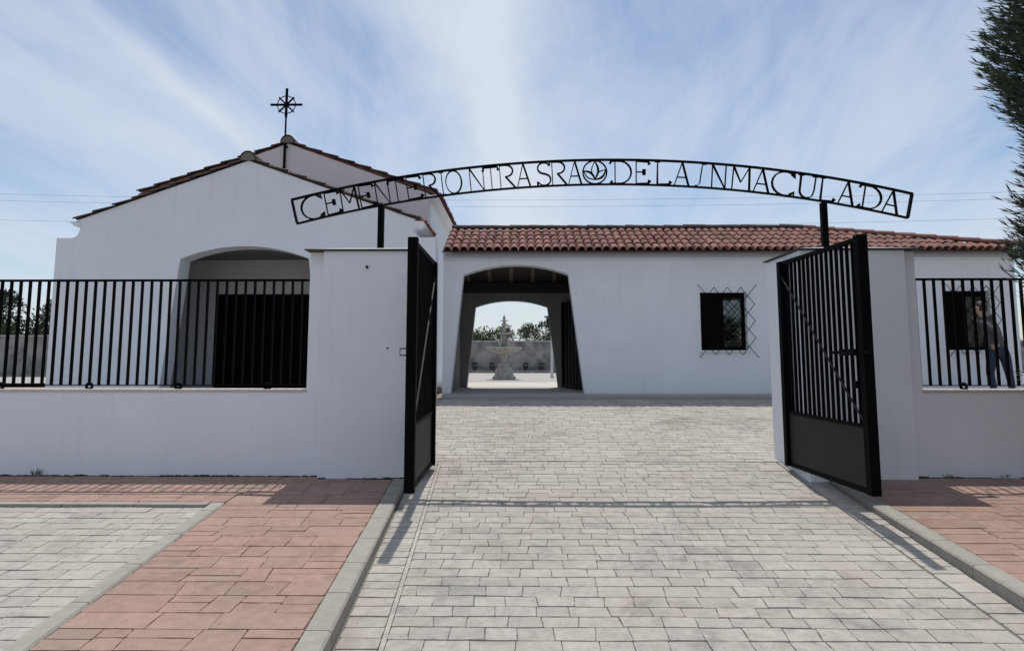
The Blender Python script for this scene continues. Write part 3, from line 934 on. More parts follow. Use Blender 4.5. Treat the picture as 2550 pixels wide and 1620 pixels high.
def window(W, name, leafmode):
    x0, x1, z0, z1 = W
    fr = LB(MB().box(x0 + .001, x0 + .05, WY + .12, WY + .19, z0 + .001, z1 - .001).box(x1 - .05, x1 - .001, WY + .12, WY + .19, z0 + .001, z1 - .001)
            .box(x0 + .051, x1 - .051, WY + .12, WY + .19, z1 - .10, z1 - .001).box(x0 + .051, x1 - .051, WY + .12, WY + .19, z0 + .001, z0 + .06)
            .box((x0 + x1) / 2 - .03, (x0 + x1) / 2 + .03, WY + .121, WY + .189, z0 + .0605, z1 - .1005), 'window', 'wood_dark')
    # left leaf closed by a dark shutter, right leaf open to the room
    o = MB().box(x0 + .052, (x0 + x1) / 2 - .031, WY + .14, WY + .17, z0 + .061, z1 - .101)
    o.v = [(x, y - WY, z - FLOOR) for x, y, z in o.v]
    o.build('shutter', 'wood_dark', fr)
    o = MB().box((x0 + x1) / 2 + .031, x1 - .052, WY + .150, WY + .156, z0 + .061, z1 - .101)
    o.v = [(x, y - WY, z - FLOOR) for x, y, z in o.v]
    o.build('pane', 'window_glass', fr)
    o = MB().box(x0 - .03, x1 + .03, WY - .035, WY + .118, z0 - .035, z0 + .0005)
    o.v = [(x, y - WY, z - FLOOR) for x, y, z in o.v]
    o.build('sill', 'plaster', fr)
    # wrought grille standing off the wall: a diamond lattice with a zigzag border
    g = MB()
    gx0, gx1, gz0, gz1 = x0 - .01, x1 + .125, z0 - .085, z1 + .085
    yy = WY - .10
    nx, nz = 4, 4
    dx, dz = (gx1 - gx0) / nx, (gz1 - gz0) / nz
    t = 0.0065
    for i in range(-nz, nx + nz):
        for sgn in (1, -1):
            pts = []
            for k in range(0, 2 * nz + 1):
                u = (i + 0.5 * k) if sgn > 0 else (i + nz - 0.5 * k)
                pts.append((gx0 + u * dx, gz0 + k * dz / 2))
            for a_, b_ in zip(pts[:-1], pts[1:]):
                m_ = (a_[0] + b_[0]) / 2
                if gx0 - 1e-6 <= m_ <= gx1 + 1e-6:
                    g.tube([(a_[0], yy + sgn * .004, a_[1]), (b_[0], yy + sgn * .004, b_[1])], t, 5)
    for cx_, cz_, sx_, sz_ in ((gx0, gz1, -1, 1), (gx1, gz1, 1, 1), (gx0, gz0, -1, -1), (gx1, gz0, 1, -1)):
        g.tube([(cx_, yy, cz_), (cx_ + sx_ * .03, yy, cz_ + sz_ * .035), (cx_ + sx_ * .05, yy + .01, cz_ + sz_ * .04)], [t, t, .011], 5)
    for cx_, cz_ in ((gx0 + dx / 2, gz0 + dz / 2), (gx1 - dx / 2, gz0 + dz / 2), (gx0 + dx / 2, gz1 - dz / 2), (gx1 - dx / 2, gz1 - dz / 2)):
        g.tube([(cx_, yy, cz_), (cx_, WY + .01, cz_)], .008, 5)
    LB(g, 'window_grille', 'grille_iron')
window(W1, 'window', 0)
window(W2, 'window', 1)
# rear grille of the first window
g = MB()
for i in range(-4, 8):
    for s_ in (1, -1):
        pa = Vector((B1[0] + i * .26, YR + .2, B1[2])); pb = pa + Vector((s_ * 1.05, 0, 1.05))
        # clip to the opening
        ts = [(B1[0] - pa.x) / (pb.x - pa.x), (B1[1] - pa.x) / (pb.x - pa.x)]
        t0, t1 = max(0, min(ts)), min(1, max(ts))
        if t1 > t0 + .01:
            g.tube([pa + (pb - pa) * t0, pa + (pb - pa) * t1], .008, 4)
LB(g, 'rear_grille', 'grille_iron')

# open iron leaf inside the passage
pg = thing('passage_gate', (0.90, 16.5, FLOOR), 'dark iron leaf standing open on the right inside the arched passage', 'gate')
ln = 1.55
pg.rotation_euler.z = math.atan2(-1.52, 0.36)
MB().box(0, .07, -.03, .03, .02, 1.87).build('stile', 'iron', pg)
MB().box(ln - .07, ln, -.03, .03, .02, 1.87).build('stile', 'iron', pg)
MB().box(.071, ln - .071, -.02, .02, 1.80, 1.87).build('rail', 'iron', pg)
MB().box(.071, ln - .071, -.02, .02, .02, .09).build('rail', 'iron', pg)
MB().box(.0715, ln - .0715, .004, .010, .0905, 1.7995).build('sheet_panel', 'iron', pg)
rib = MB().box(-.012, .012, -.02, .003, .0905, 1.7995).mesh('rib', 'sheet_iron')
for i in range(5):
    link('rib', rib, pg).location = (.07 + (ln - .14) * (i + 1) / 6, 0, 0)

# ------------------------------------------------------------------ chapel
CY, CX = 13.2, -5.02
CB = 0.45
ch = thing('chapel', (CX, CY, CB), 'white chapel with stepped gables, tiled verges and an arched porch on the left', 'chapel')
def CH(mb, name, m, parent=ch, **k):
    mb.v = [(x - CX, y - CY, z - CB) for x, y, z in mb.v]
    return mb.build(name, m, parent, **k)
def mirror(pts):
    return [(2 * CX - x, z) for x, z in reversed(pts)]
left = [(CX - 3.47, 0.3), (CX - 3.455, 3.42), (CX - 3.20, 3.42)]
left += [(CX - 3.20 + .16 * math.sin(R(a)), 3.585 - .165 * math.cos(R(a))) for a in (12, 30, 50, 70, 90)]
left += [(CX - 3.04, 3.70), (CX - 3.10, 3.745)]
outline = left + [(CX, 4.85)] + mirror(left)
jl = [(-6.465, 0.56)] + arc3(-6.19, 3.035, CX, 3.265, -3.85, 3.035, 18) + [(-3.575, 0.56)]
outline = [outline[0]] + left[1:] + [(CX, 4.85)] + mirror(left)
full = outline + [(-3.575, 0.3)] + list(reversed(jl)) + [(-6.465, 0.3)]
CH(MB().poly(full, [], CY, CY + .42), 'porch_front', 'plaster')
for s_ in (-1, 1):
    xa = CX + s_ * 3.04
    MB_ = MB().box(min(xa, xa - s_ * .25), max(xa, xa - s_ * .25), CY + .421, 15.399, .3, 3.70)
    CH(MB_, 'porch_side', 'plaster')
    # eave cornice in section
    pr_ = [(xa - s_ * 0.001, 3.605), (xa + s_ * .10, 3.64), (xa + s_ * .19, 3.715), (xa - s_ * 0.001, 3.715)]
    CH(MB().poly(pr_, [], CY - .02, 15.39), 'eave_cornice', 'plaster')
    CH(quad_slab([(CX, CY + .03, 4.86), (CX + s_ * 3.16, CY + .03, 3.725), (CX + s_ * 3.16, 15.39, 3.725), (CX, 15.39, 4.86)], .03), 'roof_deck', 'tile')
CH(MB().box(CX - 2.79, CX + 2.79, CY + .421, 15.399, 3.30, 3.36), 'porch_ceiling', 'plaster_shaded')
CH(MB().box(CX - 2.79, CX + 2.79, CY + .0, 15.399, .35, .585), 'porch_floor', 'court_paving')
# nave
NY = 15.4
nl = [(CX - 3.04, .3), (CX - 3.04, 4.72)]
door = (-6.42, -3.62, .585, 2.585)
nave = [(CX - 3.04, .3), (door[0], .3), (door[0], door[3]), (door[1], door[3]), (door[1], .3), (CX + 3.04, .3), (CX + 3.04, 4.72), (CX, 5.82), (CX - 3.04, 4.72)]
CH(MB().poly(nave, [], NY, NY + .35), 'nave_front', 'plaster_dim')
for s_ in (-1, 1):
    xa = CX + s_ * 3.04
    CH(MB().box(min(xa, xa - s_ * .3), max(xa, xa - s_ * .3), NY + .351, 24, .3, 4.68), 'nave_side', 'plaster')
    pr_ = [(xa - s_ * .001, 4.58), (xa + s_ * .10, 4.615), (xa + s_ * .19, 4.69), (xa - s_ * .001, 4.69)]
    CH(MB().poly(pr_, [], NY - .02, 24), 'eave_cornice', 'plaster')
    CH(quad_slab([(CX, NY + .03, 5.84), (CX + s_ * 3.20, NY + .03, 4.735), (CX + s_ * 3.20, 24, 4.735), (CX, 24, 5.84)], .03), 'roof_deck', 'tile')
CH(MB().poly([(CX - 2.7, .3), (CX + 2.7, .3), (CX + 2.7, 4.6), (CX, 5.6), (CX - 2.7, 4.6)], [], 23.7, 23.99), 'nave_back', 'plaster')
# verge tiles climbing both gables
vt = barrel(0.47, 0.062, 0.052, 6, 0.75).mesh('verge_tile', 'tile_shaded')
vt2 = barrel(0.47, 0.075, 0.062, 6, 0.8).mesh('verge_tile', 'tile')
rtm = barrel(0.5, 0.155, 0.15, 8, 1.1).mesh('ridge_tile', 'tile_shaded')
for (yy, zp, ze, xe) in ((CY, 4.865, 3.735, 3.16), (NY, 5.845, 4.755, 3.20)):
    for s_ in (-1, 1):
        a = Vector((s_ * xe, 0, ze - CB)); b = Vector((0, 0, zp - CB))
        d = (b - a).normalized()
        L = (b - a).length
        yv = Vector((0, 1, 0))
        xv = d.cross(Vector((0, 0, 1))).normalized()
        zv = xv.cross(d)
        n = 9
        for i in range(n):
            for row in range(2):
                p = a + d * (L * i / n) + zv * (0.02 + row * .0) + Vector((0, yy - CY + .02 + row * .19, 0))
                rot = Matrix((xv, d, zv)).transposed() @ Matrix.Rotation(-.075 + random.uniform(-.02, .02), 3, 'X')
                o = link('verge_tile', vt if row == 0 else vt2, ch)
                o.matrix_local = Matrix.Translation(p + Vector((0, 0, .012))) @ rot.to_4x4()
    o = link('ridge_tile', rtm, ch)
    o.matrix_local = Matrix.Translation((0, yy - CY - .07, zp - CB - .01))
    CH(MB().poly([(CX + .135 * math.cos(R(a)), zp - .01 + .145 * math.sin(R(a))) for a in range(0, 181, 20)], [], yy - .055, yy + .1), 'mortar_plug', 'mortar')
# side eave tiles of the nave that show above the arcade roof, and the rest of the roofs as one mesh each
for (ya, yb, zp, ze, xe) in ((CY + .4, 15.38, 4.865, 3.735, 3.18), (NY + .4, 24, 5.845, 4.745, 3.22)):
    for s_ in (1, -1):
        tile_slope(ch, (s_ * xe, ya - CY, ze - CB), (s_ * xe, yb - CY, ze - CB), (-s_ * xe, 0, zp - ze), math.hypot(xe, zp - ze) - .05, 0.18, 'tile', 0, step=0.36)
# porch door
dr = CH(MB().box(door[0] + .002, door[1] - .002, NY + .10, NY + .14, door[2] + .002, door[3] - .002), 'door', 'wood_dark')
dw = (door[1] - door[0]) / 4
for i in range(4):
    for z0_, z1_ in ((.66, 1.45), (1.55, 2.50)):
        o = MB().box(door[0] + dw * i + .07, door[0] + dw * (i + 1) - .07, NY + .085, NY + .0995, z0_, z1_)
        o.v = [(x - CX, y - CY, z - CB) for x, y, z in o.v]
        o.build('door_panel', 'wood_dark', dr, bevel=.004)

# cross on the nave gable
cr = thing('iron_cross', (CX - .06, NY - .03, 5.1), 'black iron cross with a ring and diagonal rays on the chapel gable', 'cross')
MB().box(-.022, .022, -.02, .02, 0.06, 0.86).build('wall_bar', 'iron', cr)
MB().tube([(0, 0, .861), (0, 0, 1.30)], .020, 8).build('pole', 'iron', cr)
MB().box(-.027, .027, -.012, .012, 1.3005, 1.94).build('upright', 'iron', cr)
MB().box(-.345, .345, -.0125, .0125, 1.552, 1.598).build('crossbar', 'iron', cr)
ring = MB()
ring.tube([(.195 * math.cos(a), 0, 1.575 + .195 * math.sin(a)) for a in [2 * math.pi * k / 28 for k in range(29)]], .011, 6, cap=False)
ring.build('ring', 'iron', cr)
for s_ in (1, -1):
    MB().bar((-.165 * s_, 0, 1.41), (.165 * s_, 0, 1.74), .034, .022, (0, 1, 0)).build('ray', 'iron', cr)
MB().box(.022, .055, -.02, .02, .62, .67).build('clamp', 'iron', cr)

# ------------------------------------------------------------------ courtyard things
fo = thing('fountain', (-0.57, 23.6, 0.575), 'stone fountain with a wide basin and a small statue, seen through the passage', 'fountain')
fo.scale = (.66, .66, .88)
MB().lathe([(.56, 0), (.56, .10), (.47, .13), (.40, .36), (.27, .44), (.26, .56)], 8).build('pedestal', 'stone', fo)
MB().lathe([(.20, .561), (.14, .62), (.12, .74), (.15, .84), (.22, .90)], 16).build('stem', 'stone', fo, smooth=True)
MB().lathe([(.24, .901), (.50, .96), (.72, 1.03), (.84, 1.09), (.88, 1.13), (.82, 1.145), (.60, 1.11), (.3, 1.07)], 24).build('basin', 'stone', fo, smooth=True)
st = MB().lathe([(.26, 1.071), (.16, 1.14), (.13, 1.24), (.17, 1.30), (.12, 1.40), (.10, 1.50), (.15, 1.60)], 12)
for k in range(4):
    a = R(45 + 90 * k)
    st.tube([(.16 * math.cos(a), .16 * math.sin(a), 1.10), (.26 * math.cos(a), .26 * math.sin(a), 1.28), (.20 * math.cos(a + .3), .20 * math.sin(a + .3), 1.42), (.30 * math.cos(a + .2), .30 * math.sin(a + .2), 1.54)], [.08, .09, .07, .03], 7)
st.build('figure_stem', 'stone', fo, smooth=True)
MB().lathe([(.16, 1.601), (.30, 1.62), (.35, 1.66), (.33, 1.675), (.12, 1.66)], 20).build('upper_basin', 'stone', fo, smooth=True)
MB().lathe([(.11, 1.661), (.10, 1.76), (.075, 1.86), (.11, 1.93), (.12, 1.99), (.06, 2.04), (.055, 2.07)], 12).build('statue_body', 'stone', fo, smooth=True)
MB().lathe([(.05, 2.071), (.18, 2.085), (.185, 2.11), (.07, 2.13)], 14).build('statue_dish', 'stone', fo, smooth=True)
MB().lathe([(.05, 2.131), (.065, 2.18), (.06, 2.23), (.025, 2.29), (.008, 2.33)], 10).build('statue_top', 'stone', fo, smooth=True)

lp = thing('lamp_post', (1.04, 26.0, 0.575), 'thin pale lamp post with a short arm, right of the fountain', 'lamp')
MB().tube([(0, 0, 0), (0, 0, 2.12)], [.05, .035], 8).build('pole', 'lamp_white', lp)
MB().lathe([(.09, 0), (.09, .04), (.05, .06)], 10).build('base', 'lamp_white', lp)
MB().bar((-.26, 0, 2.10), (.06, 0, 2.14), .07, .05).build('lamp_head', 'flashing', lp)
MB().bar((.02, 0, 2.115), (.04, 0, 2.115), .03, .03).build('arm', 'flashing', lp)

def far_wall(x0, x1, y, z0, z1, label):
    w = thing('cemetery_wall', ((x0 + x1) / 2, y, z0), label, 'wall')
    hl = (x1 - x0) / 2
    MB().box(-hl, hl, 0, .4, -.1, z1 - z0 - .06).build('wall_body', 'stone_wall', w)
    MB().box(-hl, hl, -.05, .45, z1 - z0 - .0595, z1 - z0).build('coping', 'stone', w)
    MB().box(-hl, hl, -.5, -.001, -.1, .12).build('ledge', 'stone_wall', w)
    return w
far_wall(-11, 40, 34, .575, 2.03, 'weathered grey stone wall behind the fountain')
far_wall(-36, -12, 27.0, .53, 2.08, 'grey wall far left, seen between the railing bars')
pot = MB().lathe([(.09, 0), (.15, .22), (.16, .26), (.12, .26)], 10).mesh('pot_body', 'pot')
def bloom_mesh():
    mb = MB()
    for i in range(26):
        a, e, r = random.uniform(0, 6.3), random.uniform(-.2, 1.4), random.uniform(.08, .17)
        c = Vector((math.cos(a) * math.cos(e), math.sin(a) * math.cos(e), math.sin(e) * .7)) * r + Vector((0, 0, .32))
        u = Vector((random.uniform(-1, 1), random.uniform(-1, 1), random.uniform(-1, 1))).normalized() * .06
        w = u.orthogonal().normalized() * .045
        mb.add([c - u, c + w, c + u, c - w], [(0, 1, 2, 3)])
    return mb.mesh('dark_foliage', 'leaf_dark')
bm = bloom_mesh()
spots = [(-3.1, 33.75), (-2.15, 33.75), (-1.35, 33.7), (.15, 33.75), (.85, 33.7), (1.75, 33.75), (2.4, 33.7)]
PLAB = ['leftmost flower pot on the ledge behind the fountain', 'second flower pot from the left on the ledge of the courtyard wall', 'flower pot on the ledge just left of the fountain stem',
        'flower pot on the ledge just right of the fountain stem', 'second flower pot right of the fountain on the ledge', 'flower pot on the ledge left of the pale lamp post', 'rightmost flower pot on the ledge, by the lamp post']
for (x, y), lab in zip(spots, PLAB):
    t = thing('flower_pot', (x, y, .695), lab, 'flower pot', 'flower pots on the courtyard ledge')
    t.scale = (.85, .85, .8)
    link('pot_body', pot, t)
    o = link('foliage', bm, t)
    o.rotation_euler.z = x

# ------------------------------------------------------------------ trees
def leaf_quad(mb, c, d, L, w):
    d = d.normalized()
    s = d.orthogonal().normalized()
    s = (Matrix.Rotation(random.uniform(0, 6.3), 3, d) @ s) * (w / 2)
    mb.add([c, c + d * (L * .45) + s, c + d * L, c + d * (L * .45) - s], [(0, 1, 2, 3)])
def crown_mesh(h, w, n, m, lo=.25, lobes=9, leaf=.16):
    mb = MB()
    cs = []
    for i in range(lobes):
        a = random.uniform(0, 6.3)
        r = random.uniform(.1, .62) * w
        z = random.uniform(lo + .1, .92) * h
        cs.append((Vector((r * math.cos(a), r * math.sin(a), z)), random.uniform(.22, .42) * w))
    for i in range(n):
        c, r = random.choice(cs)
        d = Vector((random.gauss(0, 1), random.gauss(0, 1), random.gauss(.25, .9))).normalized()
        p = c + d * r * random.uniform(.45, 1.08)
        dd = (d + Vector((random.gauss(0, .5), random.gauss(0, .5), random.gauss(.3, .5)))).normalized()
        leaf_quad(mb, p, dd, leaf * random.uniform(.6, 1.5), leaf * .5)
    return mb.mesh('crown', m)
def trunk_mesh(h, r, m='bark'):
    mb = MB()
    mb.tube([(0, 0, -.1), (.03 * h, .02 * h, h * .3), (.01 * h, .0, h * .62)], [r, r * .75, r * .45], 8)
    for k in range(5):
        a = 1.3 * k
        z = h * (.28 + .06 * k)
        mb.tube([(.02 * h, .01 * h, z), (.14 * h * math.cos(a), .14 * h * math.sin(a), z + .18 * h), (.24 * h * math.cos(a), .24 * h * math.sin(a), z + .30 * h)], [r * .45, r * .3, r * .12], 6)
    return mb.mesh('trunk', m)
CM = [crown_mesh(3.4, 1.9, 2600, 'leaf', lobes=8), crown_mesh(3.4, 1.5, 2200, 'leaf_olive', lobes=7), crown_mesh(3.8, 1.3, 2200, 'leaf_dark', lobes=8)]
TM = trunk_mesh(3.4, .14)
def far_tree(x, y, k, s, label, z=.5):
    t = thing('tree', (x, y, z), label, 'tree', 'trees beyond the cemetery wall')
    t.scale = (s, s, s)
    t.rotation_euler.z = x * 1.7
    link('trunk', TM, t)
    link('crown', CM[k], t)
far = [(-3.7, 39, 2, 0.82, 'dark slender tree at the left edge of the passage view, behind the stone wall'),
       (-2.2, 40, 0, 0.82, 'broad green tree behind the stone wall, left of the fountain statue'),
       (-.9, 42, 1, .72, 'low olive-green tree behind the fountain top'),
       (.45, 41, 1, 0.73, 'olive-green tree behind the wall just right of the fountain'),
       (1.75, 40, 2, 0.84, 'dark green tree behind the wall, left of the lamp post'),
       (2.9, 41, 0, 0.77, 'green tree behind the wall at the right edge of the passage view'),
       (10.6, 39, 0, .95, 'green tree seen through the barred window beside the right gate leaf'),
       (12.6, 40, 2, .90, 'dark tree seen low through the barred window beside the right gate leaf'),
       (-19.6, 31, 2, .92, 'dark tree beyond the chapel corner, nearest the white wall'),
       (-20.9, 31.5, 0, .98, 'bushy green tree seen between the railing bars, far left'),
       (-22.4, 31, 2, 1.02, 'tallest dark tree at the left edge behind the railing'),
       (-24.2, 33, 0, 1.0, 'green tree cut by the left edge of the picture'),
       (-3.0, 43, 0, .80, 'low bushy tree filling the gap behind the two left trees of the passage view'),
       (1.1, 44, 0, .78, 'low bushy tree in the gap right of the fountain, farther back'),
       (11.6, 42, 1, .85, 'olive-green tree between the two trees seen through the barred window'),
       (21.0, 36, 0, 1.2, 'green tree behind the right end of the long building')]
for a in far:
    far_tree(*a)
# large evergreen behind the right-hand wall: upswept feathery sprays
ev = thing('evergreen_tree', (5.52, 6.0, sz(6.0)), 'tall dark evergreen with upswept feathery sprays at the right edge', 'tree')
tr = MB()
tr.tube([(0, 0, -.1), (.04, .03, 1.4), (0, 0, 3.2), (.02, 0, 5.3)], [.13, .11, .07, .02], 9)
cw = MB()
def ev_rad(z):
    r = 1.20 + .19 * math.exp(-((z - 4.15) / .72) ** 2) + .07 * math.exp(-((z - 2.25) / .3) ** 2)
    return r - .8 * max(0, z - 4.7) ** 1.3 - .22 * max(0, 1.2 - z)
random.seed(21)
for i in range(4600):
    z = random.uniform(.7, 5.5)
    a = random.uniform(1.9, 4.6) if random.random() < .75 else random.uniform(0, 2 * math.pi)
    inner = random.random() < .40
    shoot = not inner and random.random() < .16
    r = max(.12, ev_rad(z)) * (1 + .05 * math.sin(5 * a + z * 3) + .05 * math.sin(4.5 * z + a))
    if inner:
        r *= random.uniform(.55, .85)
    dirv = Vector((math.cos(a), math.sin(a), 0))
    L = random.uniform(.26, .56)
    up = random.uniform(.35, 1.0)
    tip = dirv * r * (random.uniform(.98, 1.08) if shoot else random.uniform(.84, 1.0)) + Vector((0, 0, z))
    d = (dirv + Vector((random.gauss(0, .15), random.gauss(0, .15), up))).normalized()
    base = tip - d * L
    for k in range(9 if shoot else random.randint(18, 26)):
        t = random.random()
        p = base + d * (L * t)
        sd = Vector((random.gauss(0, 1), random.gauss(0, 1), random.gauss(0, 1)))
        sd = (sd - d * sd.dot(d)).normalized()
        dd = (d * 1.7 + sd * random.uniform(.3, .8)).normalized()
        wd = random.uniform(.03, .055) if inner else random.uniform(.008, .015)
        leaf_quad(cw, p, dd, random.uniform(.07, .16) * (1.2 - .4 * t), wd)
    if shoot:
        leaf_quad(cw, base, d, L * 1.15, .009)
    if i % 14 == 0:
        tr.tube([(0, 0, max(.3, base.z - .4)), base, tip - d * .1], [.02, .010, .003], 5)
tr.build('trunk', 'bark', ev)
cw.build('crown', 'leaf_dark', ev)
random.seed(5)

# ------------------------------------------------------------------ person by the right-hand window
def person():
    root = thing('person', (8.22, 13.0, gz(13.0)), 'person in a dark grey hoodie and jeans leaning towards the right-hand window', 'person')
    root.rotation_euler.z = R(-58)
    # x right, y away, z up: facing left (-x), bent a little forward, one hand at the back of the hip
    J = {'pelvis': ((.02, 0, .90), .145), 'waist': ((-.01, 0, 1.05), .130), 'chest': ((-.07, 0, 1.27), .150), 'neck0': ((-.13, 0, 1.43), .075), 'neck': ((-.17, 0, 1.49), .055), 'head0': ((-.205, 0, 1.56), .082), 'head1': ((-.215, 0, 1.63), .098), 'head2': ((-.205, 0, 1.705), .070),
         'hipL': ((-.02, -.10, .86), .105), 'kneeL': ((-.075, -.12, .50), .068), 'calfL': ((-.05, -.12, .34), .062), 'ankL': ((-.02, -.12, .09), .043), 'toeL': ((-.16, -.13, .035), .036),
         'hipR': ((.07, .10, .86), .105), 'kneeR': ((.115, .12, .49), .068), 'calfR': ((.135, .12, .33), .062), 'ankR': ((.15, .12, .09), .043), 'toeR': ((.01, .13, .035), .036),
         'shL': ((-.10, -.17, 1.37), .070), 'elL': ((.135, -.24, 1.20), .050), 'wrL': ((.10, -.16, .985), .036), 'haL': ((.05, -.15, .93), .034),
         'shR': ((-.12, .17, 1.37), .070), 'elR': ((-.27, .22, 1.17), .048), 'wrR': ((-.36, .12, 1.38), .034), 'haR': ((-.375, .10, 1.45), .032)}
    E_ = [('pelvis', 'waist'), ('waist', 'chest'), ('chest', 'neck0'), ('neck0', 'neck'), ('neck', 'head0'), ('head0', 'head1'), ('head1', 'head2')]
    for s_ in 'LR':
        E_ += [('pelvis', 'hip' + s_), ('hip' + s_, 'knee' + s_), ('knee' + s_, 'calf' + s_), ('calf' + s_, 'ank' + s_), ('ank' + s_, 'toe' + s_),
               ('chest', 'sh' + s_), ('sh' + s_, 'el' + s_), ('el' + s_, 'wr' + s_), ('wr' + s_, 'ha' + s_)]
    # fingers: four and a thumb from each hand
    for s_, d in (('L', Vector((-.55, .0, -.8))), ('R', Vector((-.25, -.1, .95)))):
        h = Vector(J['ha' + s_][0])
        d.normalize()
        side = Vector((0, 1, 0)).cross(d).normalized()
        for k, ln_ in enumerate((.060, .072, .068, .052)):
            b = h + Vector((0, 1, 0)) * (.024 * (k - 1.5)) + d * .02
            nm = 'f%s%d' % (s_, k)
            J[nm + 'a'] = (tuple(b + d * .02), .011)
            J[nm + 'b'] = (tuple(b + d * ln_ * .6 + side * .008), .0095)
            J[nm + 'c'] = (tuple(b + d * ln_ + side * .026), .008)
            E_ += [('ha' + s_, nm + 'a'), (nm + 'a', nm + 'b'), (nm + 'b', nm + 'c')]
        nm = 't' + s_
        b = h + Vector((0, -.034, 0)) - d * .01
        J[nm + 'a'] = (tuple(b), .012)
        J[nm + 'b'] = (tuple(b + d * .035 + side * .03 + Vector((0, -.012, 0))), .010)
        E_ += [('ha' + s_, nm + 'a'), (nm + 'a', nm + 'b')]
    names = list(J)
    me = bpy.data.meshes.new('body')
    me.from_pydata([J[n][0] for n in names], [(names.index(a), names.index(b)) for a, b in E_], [])
    o = bpy.data.objects.new('body_src', me)
    COL.objects.link(o)
    sk = o.modifiers.new('skin', 'SKIN')
    sk.use_smooth_shade = True
    for i, n in enumerate(names):
        d = me.skin_vertices[0].data[i]
        r = J[n][1]
        d.radius = (r, r)
        d.use_root = (n == 'pelvis')
    sb = o.modifiers.new('sub', 'SUBSURF')
    sb.levels = 2
    sb.render_levels = 2
    dg = bpy.context.evaluated_depsgraph_get()
    nm_ = bpy.data.meshes.new_from_object(o.evaluated_get(dg))
    bpy.data.objects.remove(o)
    for m_ in ('skin', 'hoodie', 'jeans', 'shoe'):
        nm_.materials.append(M[m_])
    wr = [Vector(J['wrL'][0]), Vector(J['wrR'][0])]
    for p in nm_.polygons:
        c = p.center
        k = 1
        if c.z > 1.475 and c.x > -.33 and abs(c.y) < .12: k = 0
        if c.z < .93 and c.y > -.145 or c.z < .90: k = 2
        if c.z < .075: k = 3
        if min((c - wr[0]).length, 9) < .11 and c.z < .99 and c.x > .0 and c.y < -.10: k = 0
        if c.z > 1.385 and c.x < -.335: k = 0
        p.material_index = k
        p.use_smooth = True
    link('body', nm_, root)
    # hair cap, ears, nose, eyes and hood
    mb = MB()
    nu, nv = 14, 9
    v, f = [], []
    for j in range(nv + 1):
        e = R(-35 + 125 * j / nv)
        for i in range(nu):
            a = 2 * math.pi * i / nu
            x, y, z = math.cos(a) * math.cos(e), math.sin(a) * math.cos(e), math.sin(e)
            if x < -.35 and z < .45:
                x *= .80
                y *= .80
            v.append((-.200 + .105 * x, .092 * y, 1.645 + .115 * z))
    for j in range(nv):
        for i in range(nu):
            f.append((j * nu + i, j * nu + (i + 1) % nu, (j + 1) * nu + (i + 1) % nu, (j + 1) * nu + i))
    mb.add(v, f).build('hair', 'hair', root, smooth=True)
    MB().tube([(-.285, 0, 1.645), (-.318, 0, 1.600), (-.295, 0, 1.590)], [.010, .017, .010], 6).build('nose', 'skin', root, smooth=True)
    for s_ in (-1, 1):
        MB().lathe([(.002, -.012), (.010, -.006), (.012, 0), (.010, .006), (.002, .012)], 8, (-.292, .034 * s_)).build('eye', 'hair', root, smooth=True).location = (0, 0, 1.638)
        MB().tube([(-.20, .096 * s_, 1.60), (-.195, .106 * s_, 1.625), (-.20, .100 * s_, 1.65)], [.010, .016, .008], 6).build('ear', 'skin', root, smooth=True)
    MB().tube([(-.310, -.024, 1.568), (-.316, 0, 1.566), (-.310, .024, 1.568)], [.004, .007, .004], 6).build('mouth', 'pot', root, smooth=True)
    hd = MB()
    hd.tube([(-.10 + .075 * math.cos(a), .105 * math.sin(a), 1.445 + .045 * math.cos(a)) for a in [2 * math.pi * k / 14 for k in range(15)]], .036, 8, cap=False)
    hd.build('hood', 'hoodie', root, smooth=True)
    return root
person()

# ------------------------------------------------------------------ overhead wires and their poles
def cable(z, y, label):
    pts = []
    for i in range(41):
        x = -48 + 96 * i / 40
        pts.append((x, 0, -.9 * (1 - (x / 48) ** 2)))
    o = MB().tube(pts, .008, 5).build('overhead_wire', 'cable')
    o.location = (0, y, z)
    tag(o, label, 'wire', 'overhead wires behind the buildings')
cable(13.35, 52, 'uppermost thin overhead wire crossing the sky behind the chapel')
cable(12.95, 52.4, 'middle thin overhead wire crossing the sky behind the chapel')
cable(11.45, 52, 'lowest thin overhead wire crossing the sky, just above the roofs')
for s_, w in ((-1, 'left'), (1, 'right')):
    t = thing('utility_pole', (48 * s_, 52.2, .45), 'utility pole far off to the %s carrying the overhead wires' % w, 'pole', 'utility poles')
    MB().tube([(0, 0, 0), (0, 0, 13.3)], [.17, .10], 8).build('pole', 'bark', t)
    for z in (12.45, 12.85, 10.95):
        MB().box(-.07, .07, -.6, .6, z, z + .1).build('crossarm', 'bark', t)

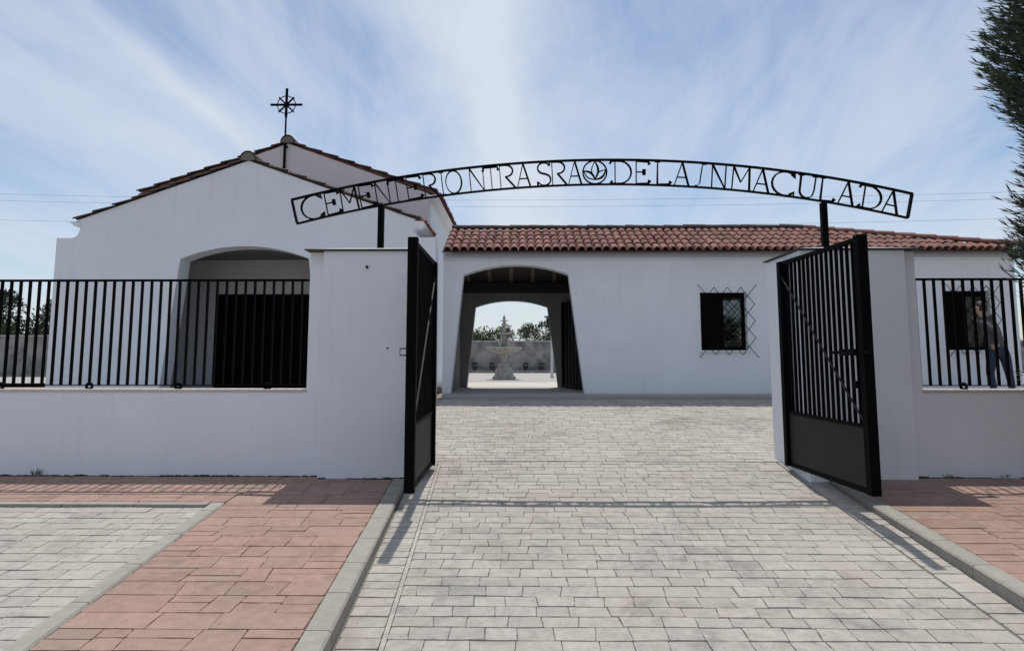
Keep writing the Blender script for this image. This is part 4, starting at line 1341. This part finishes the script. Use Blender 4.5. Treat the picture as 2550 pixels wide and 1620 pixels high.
# ------------------------------------------------------------------ dirt, weeds and grit along the wall foot
def wall_foot(x0, x1, y, name):
    mb = MB()
    x = x0
    while x < x1:
        w = random.uniform(.06, .30)
        if random.random() < .80:
            h = random.uniform(.004, .020)
            n = 10
            z = sz(y) - .004
            top = [(x + w * i / n, y - random.uniform(.008, .03), z + h * random.uniform(.45, 1.0) * min(1, 1.6 * math.sin(math.pi * (i + .3) / (n + .6)))) for i in range(n + 1)]
            v = [(x + w * i / n, y - random.uniform(.02, .045), z) for i in range(n + 1)] + top + [(x + w * i / n, y + .01, top[i][2] + .004) for i in range(n + 1)]
            f = [(i, i + 1, n + 2 + i, n + 1 + i) for i in range(n)] + [(n + 1 + i, n + 2 + i, 2 * n + 3 + i, 2 * n + 2 + i) for i in range(n)]
            mb.add(v, f)
        x += w
    o = stuff(mb.build(name, 'dirt'))
    return o
o = wall_foot(-7.5, -2.14, YW + .05, 'wall_foot_dirt')
o['label'] = 'dark crumbled dirt along the foot of the left wall'
o = wall_foot(4.09, 7.5, YW + .05, 'wall_foot_dirt')
o['label'] = 'dark crumbled dirt along the foot of the right wall'
o = wall_foot(-2.13, -1.2, YW - .05, 'wall_foot_dirt')
o['label'] = 'thin dark dirt along the foot of the left gate pillar'
def weed(x, y, n, h, label, m='leaf_olive', z=None):
    mb = MB()
    for i in range(n):
        a = random.uniform(0, 6.3)
        d = Vector((math.cos(a) * .5, math.sin(a) * .5, random.uniform(.6, 1.4)))
        leaf_quad(mb, Vector((random.uniform(-.05, .05), random.uniform(-.02, .02), 0)), d, h * random.uniform(.5, 1.1), .008)
    o = mb.build('weed', m)
    o.location = (x, y, sz(y) if z is None else z)
    tag(o, label, 'weed', 'weeds at the wall foot')
weed(-5.12, 7.93, 26, .10, 'small weed at the foot of the left wall, near the left edge')
weed(4.42, 7.93, 14, .07, 'small weed at the foot of the right wall beside the pillar')
weed(5.0, 7.93, 10, .06, 'small weed at the foot of the right wall, towards the right edge')
# dry grass in the plot behind the left railing
mb = MB()
for i in range(2600):
    p = Vector((random.uniform(-14, -8.8), random.uniform(11.5, 15), 0))
    p.z = gz(p.y) - .05
    leaf_quad(mb, p, Vector((random.gauss(0, .35), random.gauss(0, .35), 1)), random.uniform(.06, .20), .014)
o = stuff(mb.build('dry_grass', 'dry_grass'))
o['label'] = 'dry yellow grass on the plot left of the chapel'
